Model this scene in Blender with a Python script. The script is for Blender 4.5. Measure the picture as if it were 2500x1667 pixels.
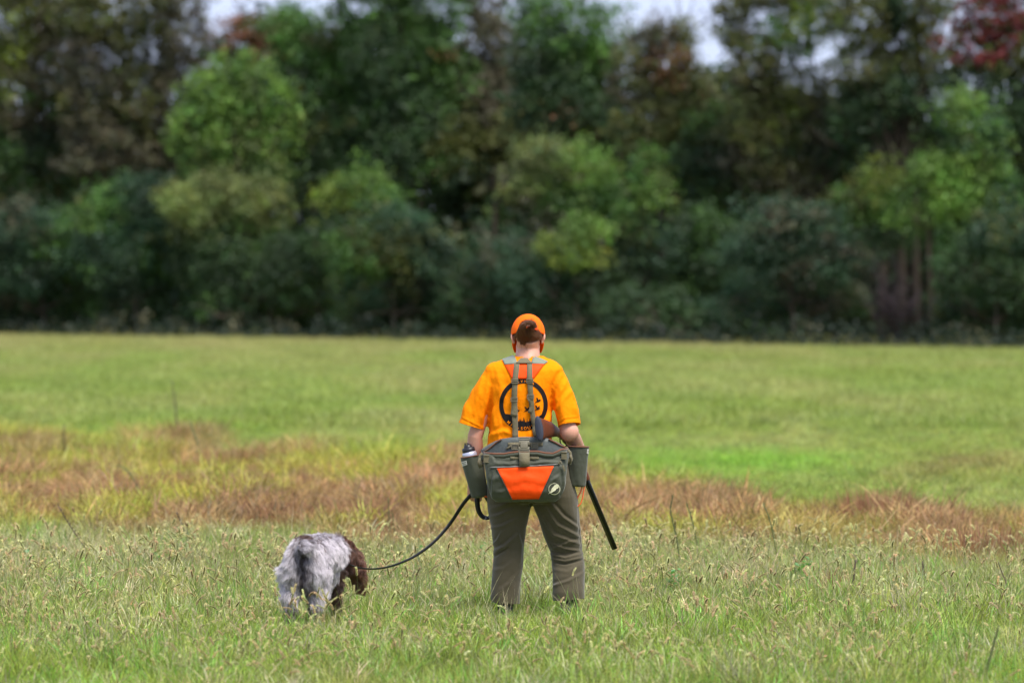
import bpy, bmesh, math, random
import numpy as np
from mathutils import Vector, Matrix
from mathutils.bvhtree import BVHTree

for o in list(bpy.data.objects):
    bpy.data.objects.remove(o)
random.seed(4)
rng = np.random.default_rng(11)
scene = bpy.context.scene
C = scene.collection

# ------------------------------------------------------------ camera, sky, sun, exposure
FPX = 200 / 36 * 2500          # focal length in photo pixels
D0 = 31.57                     # camera to person
CZ = 2.0                       # eye height
HY = 630.0                     # photo row of the horizon
cam_d = bpy.data.cameras.new('camera')
cam = bpy.data.objects.new('camera', cam_d)
C.objects.link(cam)
cam.location = (0, -D0, CZ)
cam.rotation_euler = (math.radians(90) - math.atan((833.5 - HY) / FPX), 0, 0)
cam_d.lens = 200
cam_d.sensor_width = 36
cam_d.clip_start = 0.5
cam_d.clip_end = 6000
cam_d.dof.use_dof = True
cam_d.dof.focus_distance = D0 - 0.1
cam_d.dof.aperture_fstop = 3.2
scene.camera = cam

world = bpy.data.worlds.new('World')
scene.world = world
world.use_nodes = True
SUN_EL, SUN_AZ = 60.0, 140.0   # high, over the camera's right shoulder, behind thin cloud
wn = world.node_tree.nodes
wl = world.node_tree.links
for n in list(wn):
    wn.remove(n)
sky = wn.new('ShaderNodeTexSky')
sky.sky_type = 'NISHITA'
sky.sun_disc = False
sky.sun_elevation = math.radians(SUN_EL)
sky.sun_rotation = math.radians(SUN_AZ)
sky.air_density = 1.0
sky.dust_density = 2.0
tc = wn.new('ShaderNodeTexCoord')
ns = wn.new('ShaderNodeTexNoise')
ns.inputs['Scale'].default_value = 5.0
ns.inputs['Detail'].default_value = 5.0
cr = wn.new('ShaderNodeMapRange')
cr.inputs[1].default_value = 0.3
cr.inputs[2].default_value = 0.7
cr.inputs[3].default_value = 0.72
cr.inputs[4].default_value = 0.95
mx = wn.new('ShaderNodeMix')
mx.data_type = 'RGBA'
mx.inputs['B'].default_value = (5.5, 6.3, 8.5, 1)     # thin even cloud
bg = wn.new('ShaderNodeBackground')
bg.inputs['Strength'].default_value = 0.07
wo = wn.new('ShaderNodeOutputWorld')
wl.new(tc.outputs['Generated'], ns.inputs['Vector'])
wl.new(ns.outputs['Fac'], cr.inputs[0])
wl.new(cr.outputs[0], mx.inputs['Factor'])
wl.new(sky.outputs[0], mx.inputs['A'])
wl.new(mx.outputs['Result'], bg.inputs[0])
wl.new(bg.outputs[0], wo.inputs[0])

sun_d = bpy.data.lights.new('sun', 'SUN')
sun = bpy.data.objects.new('sun', sun_d)
C.objects.link(sun)
sun_d.energy = 2.6
sun_d.angle = math.radians(26)
sun_d.color = (1.0, 0.95, 0.86)
el, az = math.radians(SUN_EL), math.radians(SUN_AZ)
sdir = Vector((math.cos(el) * math.sin(az), math.cos(el) * math.cos(az), math.sin(el)))
sun.rotation_euler = sdir.to_track_quat('Z', 'Y').to_euler()

scene.view_settings.view_transform = 'Standard'
scene.view_settings.look = 'None'
scene.view_settings.exposure = 1.08
scene.view_settings.gamma = 1
scene.view_settings.use_curve_mapping = False
scene.render.engine = 'CYCLES'
scene.cycles.max_bounces = 6
scene.cycles.diffuse_bounces = 3
scene.cycles.glossy_bounces = 2
scene.cycles.transmission_bounces = 3
scene.cycles.transparent_max_bounces = 6
scene.cycles.use_denoising = True


def W(px, py, y=0.0):
    """world point whose place in the photograph is (px, py), y metres beyond the person"""
    d = D0 + y
    return Vector(((px - 1250) / FPX * d, y, CZ - (py - HY) / FPX * d))


def G(px, py):
    """point of the flat field seen at (px, py)"""
    d = FPX * CZ / (py - HY)
    return Vector(((px - 1250) / FPX * d, d - D0, 0))


# ------------------------------------------------------------ helpers
def vnoise(p, seed=0):
    p = np.asarray(p, float)
    i = np.floor(p).astype(np.int64)
    f = p - i
    f = f * f * (3 - 2 * f)

    def h(a):
        n = (a[:, 0] * 374761393 + a[:, 1] * 668265263 + a[:, 2] * 2147483647 + seed * 974634777) & 0x7fffffff
        n = ((n ^ (n >> 13)) * 1274126177) & 0x7fffffff
        n = (n ^ (n >> 16)) & 0xffff
        return n / 65535.0
    r = 0
    for dx in (0, 1):
        for dy in (0, 1):
            for dz in (0, 1):
                w = (f[:, 0] if dx else 1 - f[:, 0]) * (f[:, 1] if dy else 1 - f[:, 1]) * (f[:, 2] if dz else 1 - f[:, 2])
                r = r + w * h(i + np.array([dx, dy, dz]))
    return r


def fbm(p, seed=0, oct=4):
    p = np.asarray(p, float)
    s, a, t = 0, 0.5, 0
    for k in range(oct):
        s = s + a * vnoise(p * 2 ** k + 17.3 * k, seed + k)
        t += a
        a *= 0.5
    return s / t


def fbm2(x, y, sx, sy, seed=0, oct=4):
    return fbm(np.stack([np.asarray(x) / sx, np.asarray(y) / sy, np.zeros_like(np.asarray(x, float))], 1), seed, oct)


def make_mesh(name, V, F, mat=None, smooth=True):
    """F: an array of triangles or quads, or a list of faces"""
    me = bpy.data.meshes.new(name)
    V = np.asarray(V, dtype=np.float32).reshape(-1, 3)
    if isinstance(F, np.ndarray):
        n, k = F.shape
        me.vertices.add(len(V))
        me.vertices.foreach_set('co', V.ravel())
        me.loops.add(n * k)
        me.loops.foreach_set('vertex_index', F.astype(np.int32).ravel())
        me.polygons.add(n)
        me.polygons.foreach_set('loop_start', np.arange(0, n * k, k, dtype=np.int32))
        me.polygons.foreach_set('loop_total', np.full(n, k, dtype=np.int32))
        me.update(calc_edges=True)
    else:
        me.from_pydata([tuple(v) for v in V], [], F)
        me.update()
    if mat:
        me.materials.append(mat)
    if smooth:
        me.polygons.foreach_set('use_smooth', np.ones(len(me.polygons), dtype=bool))
    return me


def link(name, me, parent=None, loc=None):
    o = bpy.data.objects.new(name, me)
    C.objects.link(o)
    if parent:
        o.parent = parent
        o.matrix_parent_inverse = Matrix.Translation(parent.location).inverted() if parent.type == 'EMPTY' and parent.parent is None else Matrix.Identity(4)
    if loc is not None:
        o.location = loc
    return o


def tag(o, label=None, cat=None, group=None, kind=None):
    if label: o['label'] = label
    if cat: o['category'] = cat
    if group: o['group'] = group
    if kind: o['kind'] = kind
    return o


def thing(name, label, cat, loc=(0, 0, 0), group=None):
    o = bpy.data.objects.new(name, None)
    o.empty_display_size = 0.1
    C.objects.link(o)
    o.location = loc
    return tag(o, label, cat, group)


class MB:
    """collects pieces, gives one mesh"""
    def __init__(s):
        s.v, s.f = [], []

    def add(s, V, F):
        n = len(s.v)
        s.v += [tuple(v) for v in V]
        s.f += [tuple(int(i) + n for i in f) for f in F]
        return s

    def tube(s, pts, rad, n=8, flat=1.0, up=None, cap=True):
        return s.add(*tube(pts, rad, n, flat, up, cap))

    def box(s, c, sx, sy, sz, rot=None, bev=0.0):
        return s.add(*box(c, sx, sy, sz, rot, bev))

    def mesh(s, name, mat, smooth=True):
        return make_mesh(name, s.v, s.f, mat, smooth)

    def obj(s, name, mat, parent=None, smooth=True):
        return link(name, s.mesh(name, mat, smooth), parent)


def tube(pts, rad, n=8, flat=1.0, up=None, cap=True):
    pts = [Vector(p) for p in pts]
    if not hasattr(rad, '__len__'):
        rad = [rad] * len(pts)
    V, F = [], []
    a = None
    for i, p in enumerate(pts):
        t = (pts[min(i + 1, len(pts) - 1)] - pts[max(i - 1, 0)]).normalized()
        if up is not None:
            a = Vector(up)
            a = (a - t * a.dot(t)).normalized()
        elif a is None:
            a = Vector((0, 0, 1)) if abs(t.z) < 0.9 else Vector((0, 1, 0))
            a = (a - t * a.dot(t)).normalized()
        else:
            a = (a - t * a.dot(t)).normalized()
        b = t.cross(a)
        r = rad[i]
        ra, rb = (r if hasattr(r, '__len__') else (r * flat, r))
        for k in range(n):
            th = 2 * math.pi * k / n
            V.append(p + a * (ra * math.sin(th)) + b * (rb * math.cos(th)))
    for i in range(len(pts) - 1):
        for k in range(n):
            F.append((i * n + k, i * n + (k + 1) % n, (i + 1) * n + (k + 1) % n, (i + 1) * n + k))
    if cap:
        F.append(tuple(reversed(range(n))))
        F.append(tuple((len(pts) - 1) * n + k for k in range(n)))
    return V, F


def loft(secs, n=28, pw=2.0, cap=True):
    """secs: (cx, cy, cz, rx, ry) horizontal rings"""
    V, F = [], []
    for (cx, cy, cz, rx, ry) in secs:
        for k in range(n):
            th = 2 * math.pi * k / n
            c, s_ = math.cos(th), math.sin(th)
            V.append((cx + rx * math.copysign(abs(c) ** (2 / pw), c), cy + ry * math.copysign(abs(s_) ** (2 / pw), s_), cz))
    up = secs[-1][2] > secs[0][2]
    for i in range(len(secs) - 1):
        for k in range(n):
            q = (i * n + k, i * n + (k + 1) % n, (i + 1) * n + (k + 1) % n, (i + 1) * n + k)
            F.append(q if up else q[::-1])
    if cap:
        a, b = tuple(reversed(range(n))), tuple((len(secs) - 1) * n + k for k in range(n))
        F += [a, b] if up else [a[::-1], b[::-1]]
    return V, F


def box(c, sx, sy, sz, rot=None, bev=0.0):
    bm = bmesh.new()
    bmesh.ops.create_cube(bm, size=1)
    bmesh.ops.scale(bm, vec=(sx, sy, sz), verts=bm.verts)
    if bev:
        bmesh.ops.bevel(bm, geom=list(bm.edges), offset=bev, segments=2, affect='EDGES', profile=0.6)
    if rot is not None:
        bmesh.ops.rotate(bm, matrix=rot, verts=bm.verts)
    bmesh.ops.translate(bm, vec=Vector(c), verts=bm.verts)
    bm.verts.index_update()
    V = [tuple(v.co) for v in bm.verts]
    F = [tuple(v.index for v in f.verts) for f in bm.faces]
    bm.free()
    return V, F


def ellipsoid(c, r, n=16, m=10, rot=None):
    V, F = [], []
    for i in range(m + 1):
        ph = math.pi * i / m - math.pi / 2
        for k in range(n):
            th = 2 * math.pi * k / n
            v = Vector((r[0] * math.cos(ph) * math.cos(th), r[1] * math.cos(ph) * math.sin(th), r[2] * math.sin(ph)))
            if rot is not None:
                v = rot @ v
            V.append(Vector(c) + v)
    for i in range(m):
        for k in range(n):
            F.append((i * n + k, i * n + (k + 1) % n, (i + 1) * n + (k + 1) % n, (i + 1) * n + k))
    return V, F


def fuse(pieces, voxel=0.006, smooth=4, fac=0.5):
    """one closed continuous surface out of overlapping closed shapes -> (V, F quads)"""
    mb = MB()
    for V, F in pieces:
        mb.add(V, F)
    me = mb.mesh('tmp', None)
    o = bpy.data.objects.new('tmp', me)
    C.objects.link(o)
    r = o.modifiers.new('r', 'REMESH')
    r.mode = 'VOXEL'
    r.voxel_size = voxel
    r.adaptivity = 0
    if smooth:
        s = o.modifiers.new('s', 'SMOOTH')
        s.iterations = smooth
        s.factor = fac
    dg = bpy.context.evaluated_depsgraph_get()
    ev = o.evaluated_get(dg)
    m2 = ev.to_mesh()
    V = np.empty(len(m2.vertices) * 3, dtype=np.float32)
    m2.vertices.foreach_get('co', V)
    N = np.empty(len(m2.vertices) * 3, dtype=np.float32)
    m2.vertices.foreach_get('normal', N)
    F = np.empty(len(m2.loops), dtype=np.int32)
    m2.loops.foreach_get('vertex_index', F)
    F = F.reshape(-1, 4)
    V = V.reshape(-1, 3).copy()
    N = N.reshape(-1, 3).copy()
    ev.to_mesh_clear()
    bpy.data.objects.remove(o)
    bpy.data.meshes.remove(me)
    return V, F, N


def keep_faces(V, F, keepmask):
    """drop faces, compact vertices"""
    F = F[keepmask]
    used = np.zeros(len(V), bool)
    used[F.ravel()] = True
    idx = np.cumsum(used) - 1
    return V[used], idx[F].astype(np.int32)


def solidify(o, t, offset=-1):
    m = o.modifiers.new('thickness', 'SOLIDIFY')
    m.thickness = t
    m.offset = offset
    return o


def folds(V, N, lines, facing=-0.1):
    """cloth folds: each line = (polyline of photo points, height, width); only on the side that faces -y"""
    px = V[:, 0] / (D0 + V[:, 1]) * FPX + 1250
    py = (CZ - V[:, 2]) / (D0 + V[:, 1]) * FPX + HY
    disp = np.zeros(len(V))
    for pts, amp, wd in lines:
        best = np.full(len(V), 1e9)
        side = np.zeros(len(V))
        par = np.zeros(len(V))
        nseg = len(pts) - 1
        for i in range(nseg):
            ax, ay = pts[i]
            bx, by = pts[i + 1]
            dx, dy = bx - ax, by - ay
            L2 = dx * dx + dy * dy
            t = np.clip(((px - ax) * dx + (py - ay) * dy) / L2, 0, 1)
            qx, qy = px - (ax + t * dx), py - (ay + t * dy)
            d = np.hypot(qx, qy)
            m = d < best
            best[m] = d[m]
            side[m] = np.sign(qx * dy - qy * dx)[m]
            par[m] = ((i + t) / nseg)[m]
        fade = np.sin(np.pi * np.clip(par * 0.86 + 0.07, 0, 1)) ** 0.6
        disp += amp * fade * (np.exp(-(best / wd) ** 2) - 0.75 * np.exp(-((best - 1.6 * wd) / wd) ** 2) * (side > 0))
    disp *= (N[:, 1] < facing) * np.clip((facing - N[:, 1]) / 0.35, 0, 1)
    return V + N * disp[:, None]


def catmull(P, n=6):
    out = []
    for i in range(len(P) - 1):
        a, b, c, d = P[max(i - 1, 0)], P[i], P[i + 1], P[min(i + 2, len(P) - 1)]
        for k in range(n):
            t = k / n
            out.append(.5 * ((2 * b) + (c - a) * t + (2 * a - 5 * b + 4 * c - d) * t * t + (3 * b - a - 3 * c + d) * t ** 3))
    return out + [P[-1]]


def bvh(objs):
    V, F = [], []
    for o in objs:
        n = len(V)
        V += [o.matrix_world @ v.co if False else v.co.copy() for v in o.data.vertices]
        F += [tuple(i + n for i in p.vertices) for p in o.data.polygons]
    return BVHTree.FromPolygons(V, F)


def drape(tree, px, py, off=0.002, y0=-1.2, fallback=-0.15):
    """the point of the surface seen at (px, py), lifted by off"""
    co = Vector((0, -D0, CZ))
    a = W(px, py, 0)
    d = (a - co).normalized()
    hit = tree.ray_cast(co + d * (D0 + y0), d, 3.0)
    if hit[0] is None:
        near = tree.find_nearest(W(px, py, 0.0 if fallback > -.2 else -.25))
        if near[0] is None:
            return W(px, py, fallback)
        return near[0] + (near[1] if near[1].dot(near[0] - W(1285, 1000, 0)) > 0 else -near[1]) * off
    n = hit[1] if hit[1].dot(d) < 0 else -hit[1]
    return hit[0] + (n * 0.6 - d * 0.6).normalized() * off


def patch(tree, quad, nu, nv, off=0.002, fallback=-0.15):
    """a four-cornered patch (photo points, in order) laid on a surface"""
    (x0, y0), (x1, y1), (x2, y2), (x3, y3) = quad
    V, F = [], []
    for j in range(nv + 1):
        v = j / nv
        for i in range(nu + 1):
            u = i / nu
            x = (x0 * (1 - u) + x1 * u) * (1 - v) + (x3 * (1 - u) + x2 * u) * v
            y = (y0 * (1 - u) + y1 * u) * (1 - v) + (y3 * (1 - u) + y2 * u) * v
            V.append(drape(tree, x, y, off, fallback=fallback))
    for j in range(nv):
        for i in range(nu):
            a = j * (nu + 1) + i
            F.append((a, a + nu + 1, a + nu + 2, a + 1))
    return V, F


def ribbon(tree, pts, wd, off=0.003, nw=2, step=6.0, fallback=-0.15):
    """webbing wd photo pixels wide laid along photo points"""
    P = []
    for i in range(len(pts) - 1):
        a, b = pts[i], pts[i + 1]
        n = max(1, int(math.hypot(b[0] - a[0], b[1] - a[1]) / step))
        for k in range(n):
            t = k / n
            P.append((a[0] + (b[0] - a[0]) * t, a[1] + (b[1] - a[1]) * t))
    P.append(pts[-1])
    V, F = [], []
    for i, p in enumerate(P):
        a, b = P[max(i - 1, 0)], P[min(i + 1, len(P) - 1)]
        dx, dy = b[0] - a[0], b[1] - a[1]
        L = math.hypot(dx, dy)
        nx, ny = -dy / L, dx / L
        w = wd if not hasattr(wd, '__len__') else wd[0] + (wd[1] - wd[0]) * i / (len(P) - 1)
        for k in range(nw + 1):
            s = (k / nw - 0.5) * w
            V.append(drape(tree, p[0] + nx * s, p[1] + ny * s, off, fallback=fallback))
    for i in range(len(P) - 1):
        for k in range(nw):
            a = i * (nw + 1) + k
            F.append((a, a + 1, a + nw + 2, a + nw + 1))
    return V, F


# ------------------------------------------------------------ materials
def mat_new(name):
    m = bpy.data.materials.new(name)
    m.use_nodes = True
    return m, m.node_tree.nodes, m.node_tree.links


def cloth(name, col, rough=0.85, var=0.15, scale=60.0, bump=0.25, weave=900.0, sheen=0.2, spec=0.25, col2=None):
    m, n, l = mat_new(name)
    b = n['Principled BSDF']
    b.inputs['Roughness'].default_value = rough
    b.inputs['Specular IOR Level'].default_value = spec
    b.inputs['Sheen Weight'].default_value = sheen
    t = n.new('ShaderNodeTexCoord')
    a = n.new('ShaderNodeTexNoise'); a.inputs['Scale'].default_value = scale / 4; a.inputs['Detail'].default_value = 6
    mixn = n.new('ShaderNodeMix'); mixn.data_type = 'RGBA'
    c2 = col2 or tuple(c * (1 - var) for c in col[:3])
    mixn.inputs['A'].default_value = (*c2, 1)
    mixn.inputs['B'].default_value = (*[min(1, c * (1 + var)) for c in col[:3]], 1)
    l.new(t.outputs['Object'], a.inputs['Vector'])
    l.new(a.outputs['Fac'], mixn.inputs['Factor'])
    l.new(mixn.outputs['Result'], b.inputs['Base Color'])
    w = n.new('ShaderNodeTexNoise'); w.inputs['Scale'].default_value = weave; w.inputs['Detail'].default_value = 2
    w2 = n.new('ShaderNodeTexNoise'); w2.inputs['Scale'].default_value = scale; w2.inputs['Detail'].default_value = 4
    ad = n.new('ShaderNodeMath'); ad.operation = 'MULTIPLY_ADD'; ad.inputs[1].default_value = 0.15
    bp = n.new('ShaderNodeBump'); bp.inputs['Strength'].default_value = bump; bp.inputs['Distance'].default_value = 0.006
    l.new(t.outputs['Object'], w.inputs['Vector']); l.new(t.outputs['Object'], w2.inputs['Vector'])
    l.new(w.outputs['Fac'], ad.inputs[0]); l.new(w2.outputs['Fac'], ad.inputs[2])
    l.new(ad.outputs[0], bp.inputs['Height']); l.new(bp.outputs['Normal'], b.inputs['Normal'])
    return m


def plain(name, col, rough=0.5, metal=0.0, spec=0.5, var=0.1, scale=40):
    m, n, l = mat_new(name)
    b = n['Principled BSDF']
    b.inputs['Roughness'].default_value = rough
    b.inputs['Metallic'].default_value = metal
    b.inputs['Specular IOR Level'].default_value = spec
    t = n.new('ShaderNodeTexCoord')
    a = n.new('ShaderNodeTexNoise'); a.inputs['Scale'].default_value = scale; a.inputs['Detail'].default_value = 5
    mixn = n.new('ShaderNodeMix'); mixn.data_type = 'RGBA'
    mixn.inputs['A'].default_value = (*[c * (1 - var) for c in col[:3]], 1)
    mixn.inputs['B'].default_value = (*[min(1, c * (1 + var)) for c in col[:3]], 1)
    l.new(t.outputs['Object'], a.inputs['Vector']); l.new(a.outputs['Fac'], mixn.inputs['Factor'])
    l.new(mixn.outputs['Result'], b.inputs['Base Color'])
    return m


def blade_mat(name, attr='tint', instancer=False, col=None, var=0.35, trans=0.4, rough=0.6, spec=0.2, noise=3.0):
    """leaves and grass: colour from an attribute or fixed, thin enough to let light through"""
    m, n, l = mat_new(name)
    n.remove(n['Principled BSDF'])
    out = n['Material Output']
    if col is None:
        at = n.new('ShaderNodeAttribute'); at.attribute_name = attr
        at.attribute_type = 'INSTANCER' if instancer else 'GEOMETRY'
        src = at.outputs['Color']
    else:
        rg = n.new('ShaderNodeRGB'); rg.outputs[0].default_value = (*col, 1)
        src = rg.outputs[0]
    tcn = n.new('ShaderNodeNewGeometry')
    nz = n.new('ShaderNodeTexNoise'); nz.inputs['Scale'].default_value = noise; nz.inputs['Detail'].default_value = 3
    mr = n.new('ShaderNodeMapRange'); mr.inputs[1].default_value = 0.3; mr.inputs[2].default_value = 0.7
    mr.inputs[3].default_value = 1 - var; mr.inputs[4].default_value = 1 + var
    l.new(tcn.outputs['Position'], nz.inputs['Vector']); l.new(nz.outputs['Fac'], mr.inputs[0])
    vm = n.new('ShaderNodeVectorMath'); vm.operation = 'SCALE'
    l.new(src, vm.inputs[0]); l.new(mr.outputs[0], vm.inputs['Scale'])
    df = n.new('ShaderNodeBsdfDiffuse'); tr = n.new('ShaderNodeBsdfTranslucent')
    gl = n.new('ShaderNodeBsdfGlossy'); gl.inputs['Roughness'].default_value = rough
    gl.inputs['Color'].default_value = (0.9, 0.95, 1, 1)
    m1 = n.new('ShaderNodeMixShader'); m1.inputs[0].default_value = trans
    m2 = n.new('ShaderNodeMixShader'); m2.inputs[0].default_value = spec * 0.2
    l.new(vm.outputs[0], df.inputs['Color']); l.new(vm.outputs[0], tr.inputs['Color'])
    l.new(df.outputs[0], m1.inputs[1]); l.new(tr.outputs[0], m1.inputs[2])
    l.new(m1.outputs[0], m2.inputs[1]); l.new(gl.outputs[0], m2.inputs[2])
    l.new(m2.outputs[0], out.inputs['Surface'])
    return m


#==SETTING==
# ------------------------------------------------------------ the field: how dry it is and where
def to_px(x, y):
    d = np.maximum(y + D0, 5.0)
    return x / d * FPX + 1250, HY + FPX * CZ / d


def bump1(v, a, b, s):
    """1 between a and b with soft shoulders"""
    return 1 / (1 + np.exp(-(v - a) / s)) * 1 / (1 + np.exp((v - b) / s))


def field_cover(x, y):
    """colour of the sward and amounts of brown mat and of foxtail for points of the field"""
    px, py = to_px(x, y)
    n1 = fbm2(x, y, 0.9, 5.0, 3)
    n2 = fbm2(x, y, 0.30, 1.9, 8)
    n3 = fbm2(x, y, 4.0, 12.0, 21)
    jag = (n1 - 0.5) * 110 + (n3 - 0.5) * 60
    # brown matted strip: broad at the left, narrow and lower at the right
    tL = np.clip((px - 900) / 900, 0, 1)
    top = 1075 + tL * 130 + np.clip((px - 1700) / 800, 0, 1) * 75
    bot = 1335 + np.clip((px - 1500) / 1000, 0, 1) * 58 + np.clip((400 - px) / 400, 0, 1) * -10
    brown = bump1(py + jag, top, bot, 9)
    brown = np.maximum(brown, 0.6 * bump1(py + jag, 1145, 1175, 8) * bump1(px, 2150, 2600, 50))
    # yellow-green patches inside it
    hole = np.clip((n2 - 0.515) * 9 + (fbm2(x, y, 0.7, 3.5, 44) - 0.49) * 8 * (px < 1750), 0, 1) * np.where(px > 1750, .45, 0.9)
    lush = bump1(py + jag * 0.3, 1105, 1165, 10) * bump1(px, 1400, 2080, 50)
    lush = np.maximum(lush, bump1(py + jag * 0.3, 1050, 1075, 8) * bump1(px, 150, 650, 40) * 0.6)
    lush = np.maximum(lush, bump1(py + jag * 0.3, 1095, 1125, 8) * bump1(px, 760, 1000, 30) * 0.8)
    lush = lush * np.clip(fbm2(x, y, 0.8, 2.0, 5) * 2.2 - 0.2, 0, 1)
    base = np.array([0.285, 0.355, 0.070])
    straw = np.array([0.52, 0.43, 0.19])
    green = np.array([0.245, 0.315, 0.040])
    vivid = np.array([0.24, 0.43, 0.04])
    brn = np.array([0.31, 0.175, 0.078])
    brn2 = np.array([0.47, 0.30, 0.125])
    ylw = np.array([0.43, 0.42, 0.06])
    far = bump1(py, -1e4, 1110, 30)
    s = np.clip((fbm2(x, y, 1.4, 9.0, 31) - 0.42) * 2.2, 0, 1) * .95
    col = base * (1 - s)[:, None] + (0.5 * base + 0.5 * straw) * s[:, None]
    g = np.clip((fbm2(x, y, 1.3, 7.0, 77) - 0.52) * 4, 0, 1)
    col = col * (1 - 0.6 * g)[:, None] + green * (0.6 * g)[:, None]
    # the far edge is paler and drier
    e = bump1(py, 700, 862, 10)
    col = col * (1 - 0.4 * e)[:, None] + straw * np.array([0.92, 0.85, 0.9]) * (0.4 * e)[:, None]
    # the near grass: greener to the bottom, straw in the foxtail belt
    near = bump1(py, 1370, 1e4, 25)
    q = np.clip((fbm2(x, y, 0.5, 0.9, 61) - 0.42) * 4, 0, 1)
    belt = bump1(py, 1330, 1470, 25)
    nc = green * 1.12 * (1 - 0.24 * q)[:, None] + straw * .9 * (0.24 * q)[:, None]
    nc = nc * (1 - 0.42 * belt)[:, None] + straw * 0.8 * (0.42 * belt)[:, None]
    col = col * (1 - near)[:, None] + nc * near[:, None]
    bmix = np.clip(fbm2(x, y, 0.16, 1.1, 91) * 3.2 - 1.1, 0, 1)
    bc = brn * (1 - bmix)[:, None] + brn2 * bmix[:, None]
    bc = bc * (1 - hole)[:, None] + ylw * hole[:, None]
    col = col * (1 - brown)[:, None] + bc * brown[:, None]
    col = col * (1 - lush)[:, None] + vivid * lush[:, None]
    return col, brown, near, belt


def ground_sheet():
    ys = np.concatenate([np.linspace(-31.5, 20, 130), np.linspace(20.5, 140, 170), [180, 260, 500, 1200, 3500]])
    xs = np.concatenate([[-3500, -900, -200, -60], np.linspace(-22, 22, 150), [60, 200, 900, 3500]])
    X, Y = np.meshgrid(xs, ys)
    V = np.stack([X.ravel(), Y.ravel(), np.zeros(X.size)], 1)
    nx = len(xs)
    i, j = np.meshgrid(np.arange(nx - 1), np.arange(len(ys) - 1))
    a = (j * nx + i).ravel()
    F = np.stack([a, a + 1, a + nx + 1, a + nx], 1)
    m, n, l = mat_new('sward_soil')
    b = n['Principled BSDF']
    b.inputs['Roughness'].default_value = 0.95
    b.inputs['Specular IOR Level'].default_value = 0.1
    at = n.new('ShaderNodeAttribute'); at.attribute_name = 'tint'
    g = n.new('ShaderNodeNewGeometry')
    nz = n.new('ShaderNodeTexNoise'); nz.inputs['Scale'].default_value = 14; nz.inputs['Detail'].default_value = 8
    nz.inputs['Roughness'].default_value = 0.7
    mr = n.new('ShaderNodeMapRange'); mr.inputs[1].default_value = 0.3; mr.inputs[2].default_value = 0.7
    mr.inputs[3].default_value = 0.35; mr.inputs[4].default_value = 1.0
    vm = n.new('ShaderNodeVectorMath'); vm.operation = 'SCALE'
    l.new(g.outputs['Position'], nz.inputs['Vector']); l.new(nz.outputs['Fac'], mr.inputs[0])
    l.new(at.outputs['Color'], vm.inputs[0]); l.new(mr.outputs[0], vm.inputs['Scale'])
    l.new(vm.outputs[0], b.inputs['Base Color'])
    bp = n.new('ShaderNodeBump'); bp.inputs['Strength'].default_value = 0.8; bp.inputs['Distance'].default_value = 0.03
    l.new(nz.outputs['Fac'], bp.inputs['Height']); l.new(bp.outputs['Normal'], b.inputs['Normal'])
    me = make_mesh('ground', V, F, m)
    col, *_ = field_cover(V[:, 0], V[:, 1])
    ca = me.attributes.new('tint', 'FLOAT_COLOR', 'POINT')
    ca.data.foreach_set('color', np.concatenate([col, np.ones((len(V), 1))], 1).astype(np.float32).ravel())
    o = link('ground', me)
    tag(o, 'wide flat grass field that reaches back to the tree line', None, None, 'structure')
    return o


def scatter(name, protos, P, rot, scl, tint, label):
    """GN: the prototypes instanced on a point mesh; one countless mass, kind = stuff"""
    col = bpy.data.collections.new(name + '_kinds')
    for i, pm in enumerate(protos):
        col.objects.link(bpy.data.objects.new('%s_kind' % name, pm))
    me = bpy.data.meshes.new(name)
    me.vertices.add(len(P))
    me.vertices.foreach_set('co', np.asarray(P, np.float32).ravel())
    a = me.attributes.new('rot', 'FLOAT_VECTOR', 'POINT'); a.data.foreach_set('vector', np.asarray(rot, np.float32).ravel())
    a = me.attributes.new('scl', 'FLOAT_VECTOR', 'POINT'); a.data.foreach_set('vector', np.asarray(scl, np.float32).ravel())
    a = me.attributes.new('pick', 'INT', 'POINT'); a.data.foreach_set('value', rng.integers(0, len(protos), len(P)).astype(np.int32))
    a = me.attributes.new('tint', 'FLOAT_COLOR', 'POINT')
    a.data.foreach_set('color', np.concatenate([tint, np.ones((len(P), 1))], 1).astype(np.float32).ravel())
    o = link(name, me)
    ng = bpy.data.node_groups.new(name, 'GeometryNodeTree')
    ng.interface.new_socket('Geometry', in_out='INPUT', socket_type='NodeSocketGeometry')
    ng.interface.new_socket('Geometry', in_out='OUTPUT', socket_type='NodeSocketGeometry')
    n, l = ng.nodes, ng.links
    gi, go = n.new('NodeGroupInput'), n.new('NodeGroupOutput')
    ci = n.new('GeometryNodeCollectionInfo'); ci.inputs['Collection'].default_value = col
    ci.inputs['Separate Children'].default_value = True
    ci.inputs['Reset Children'].default_value = True
    ip = n.new('GeometryNodeInstanceOnPoints'); ip.inputs['Pick Instance'].default_value = True

    def attr(nm, typ):
        q = n.new('GeometryNodeInputNamedAttribute'); q.data_type = typ; q.inputs['Name'].default_value = nm
        return [s for s in q.outputs if s.enabled][0]
    l.new(gi.outputs[0], ip.inputs['Points']); l.new(ci.outputs[0], ip.inputs['Instance'])
    l.new(attr('pick', 'INT'), ip.inputs['Instance Index'])
    e2r = n.new('FunctionNodeEulerToRotation'); l.new(attr('rot', 'FLOAT_VECTOR'), e2r.inputs[0])
    l.new(e2r.outputs[0], ip.inputs['Rotation']); l.new(attr('scl', 'FLOAT_VECTOR'), ip.inputs['Scale'])
    l.new(ip.outputs[0], go.inputs[0])
    md = o.modifiers.new('scatter', 'NODES'); md.node_group = ng
    tag(o, label, None, None, 'stuff')
    return o


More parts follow.
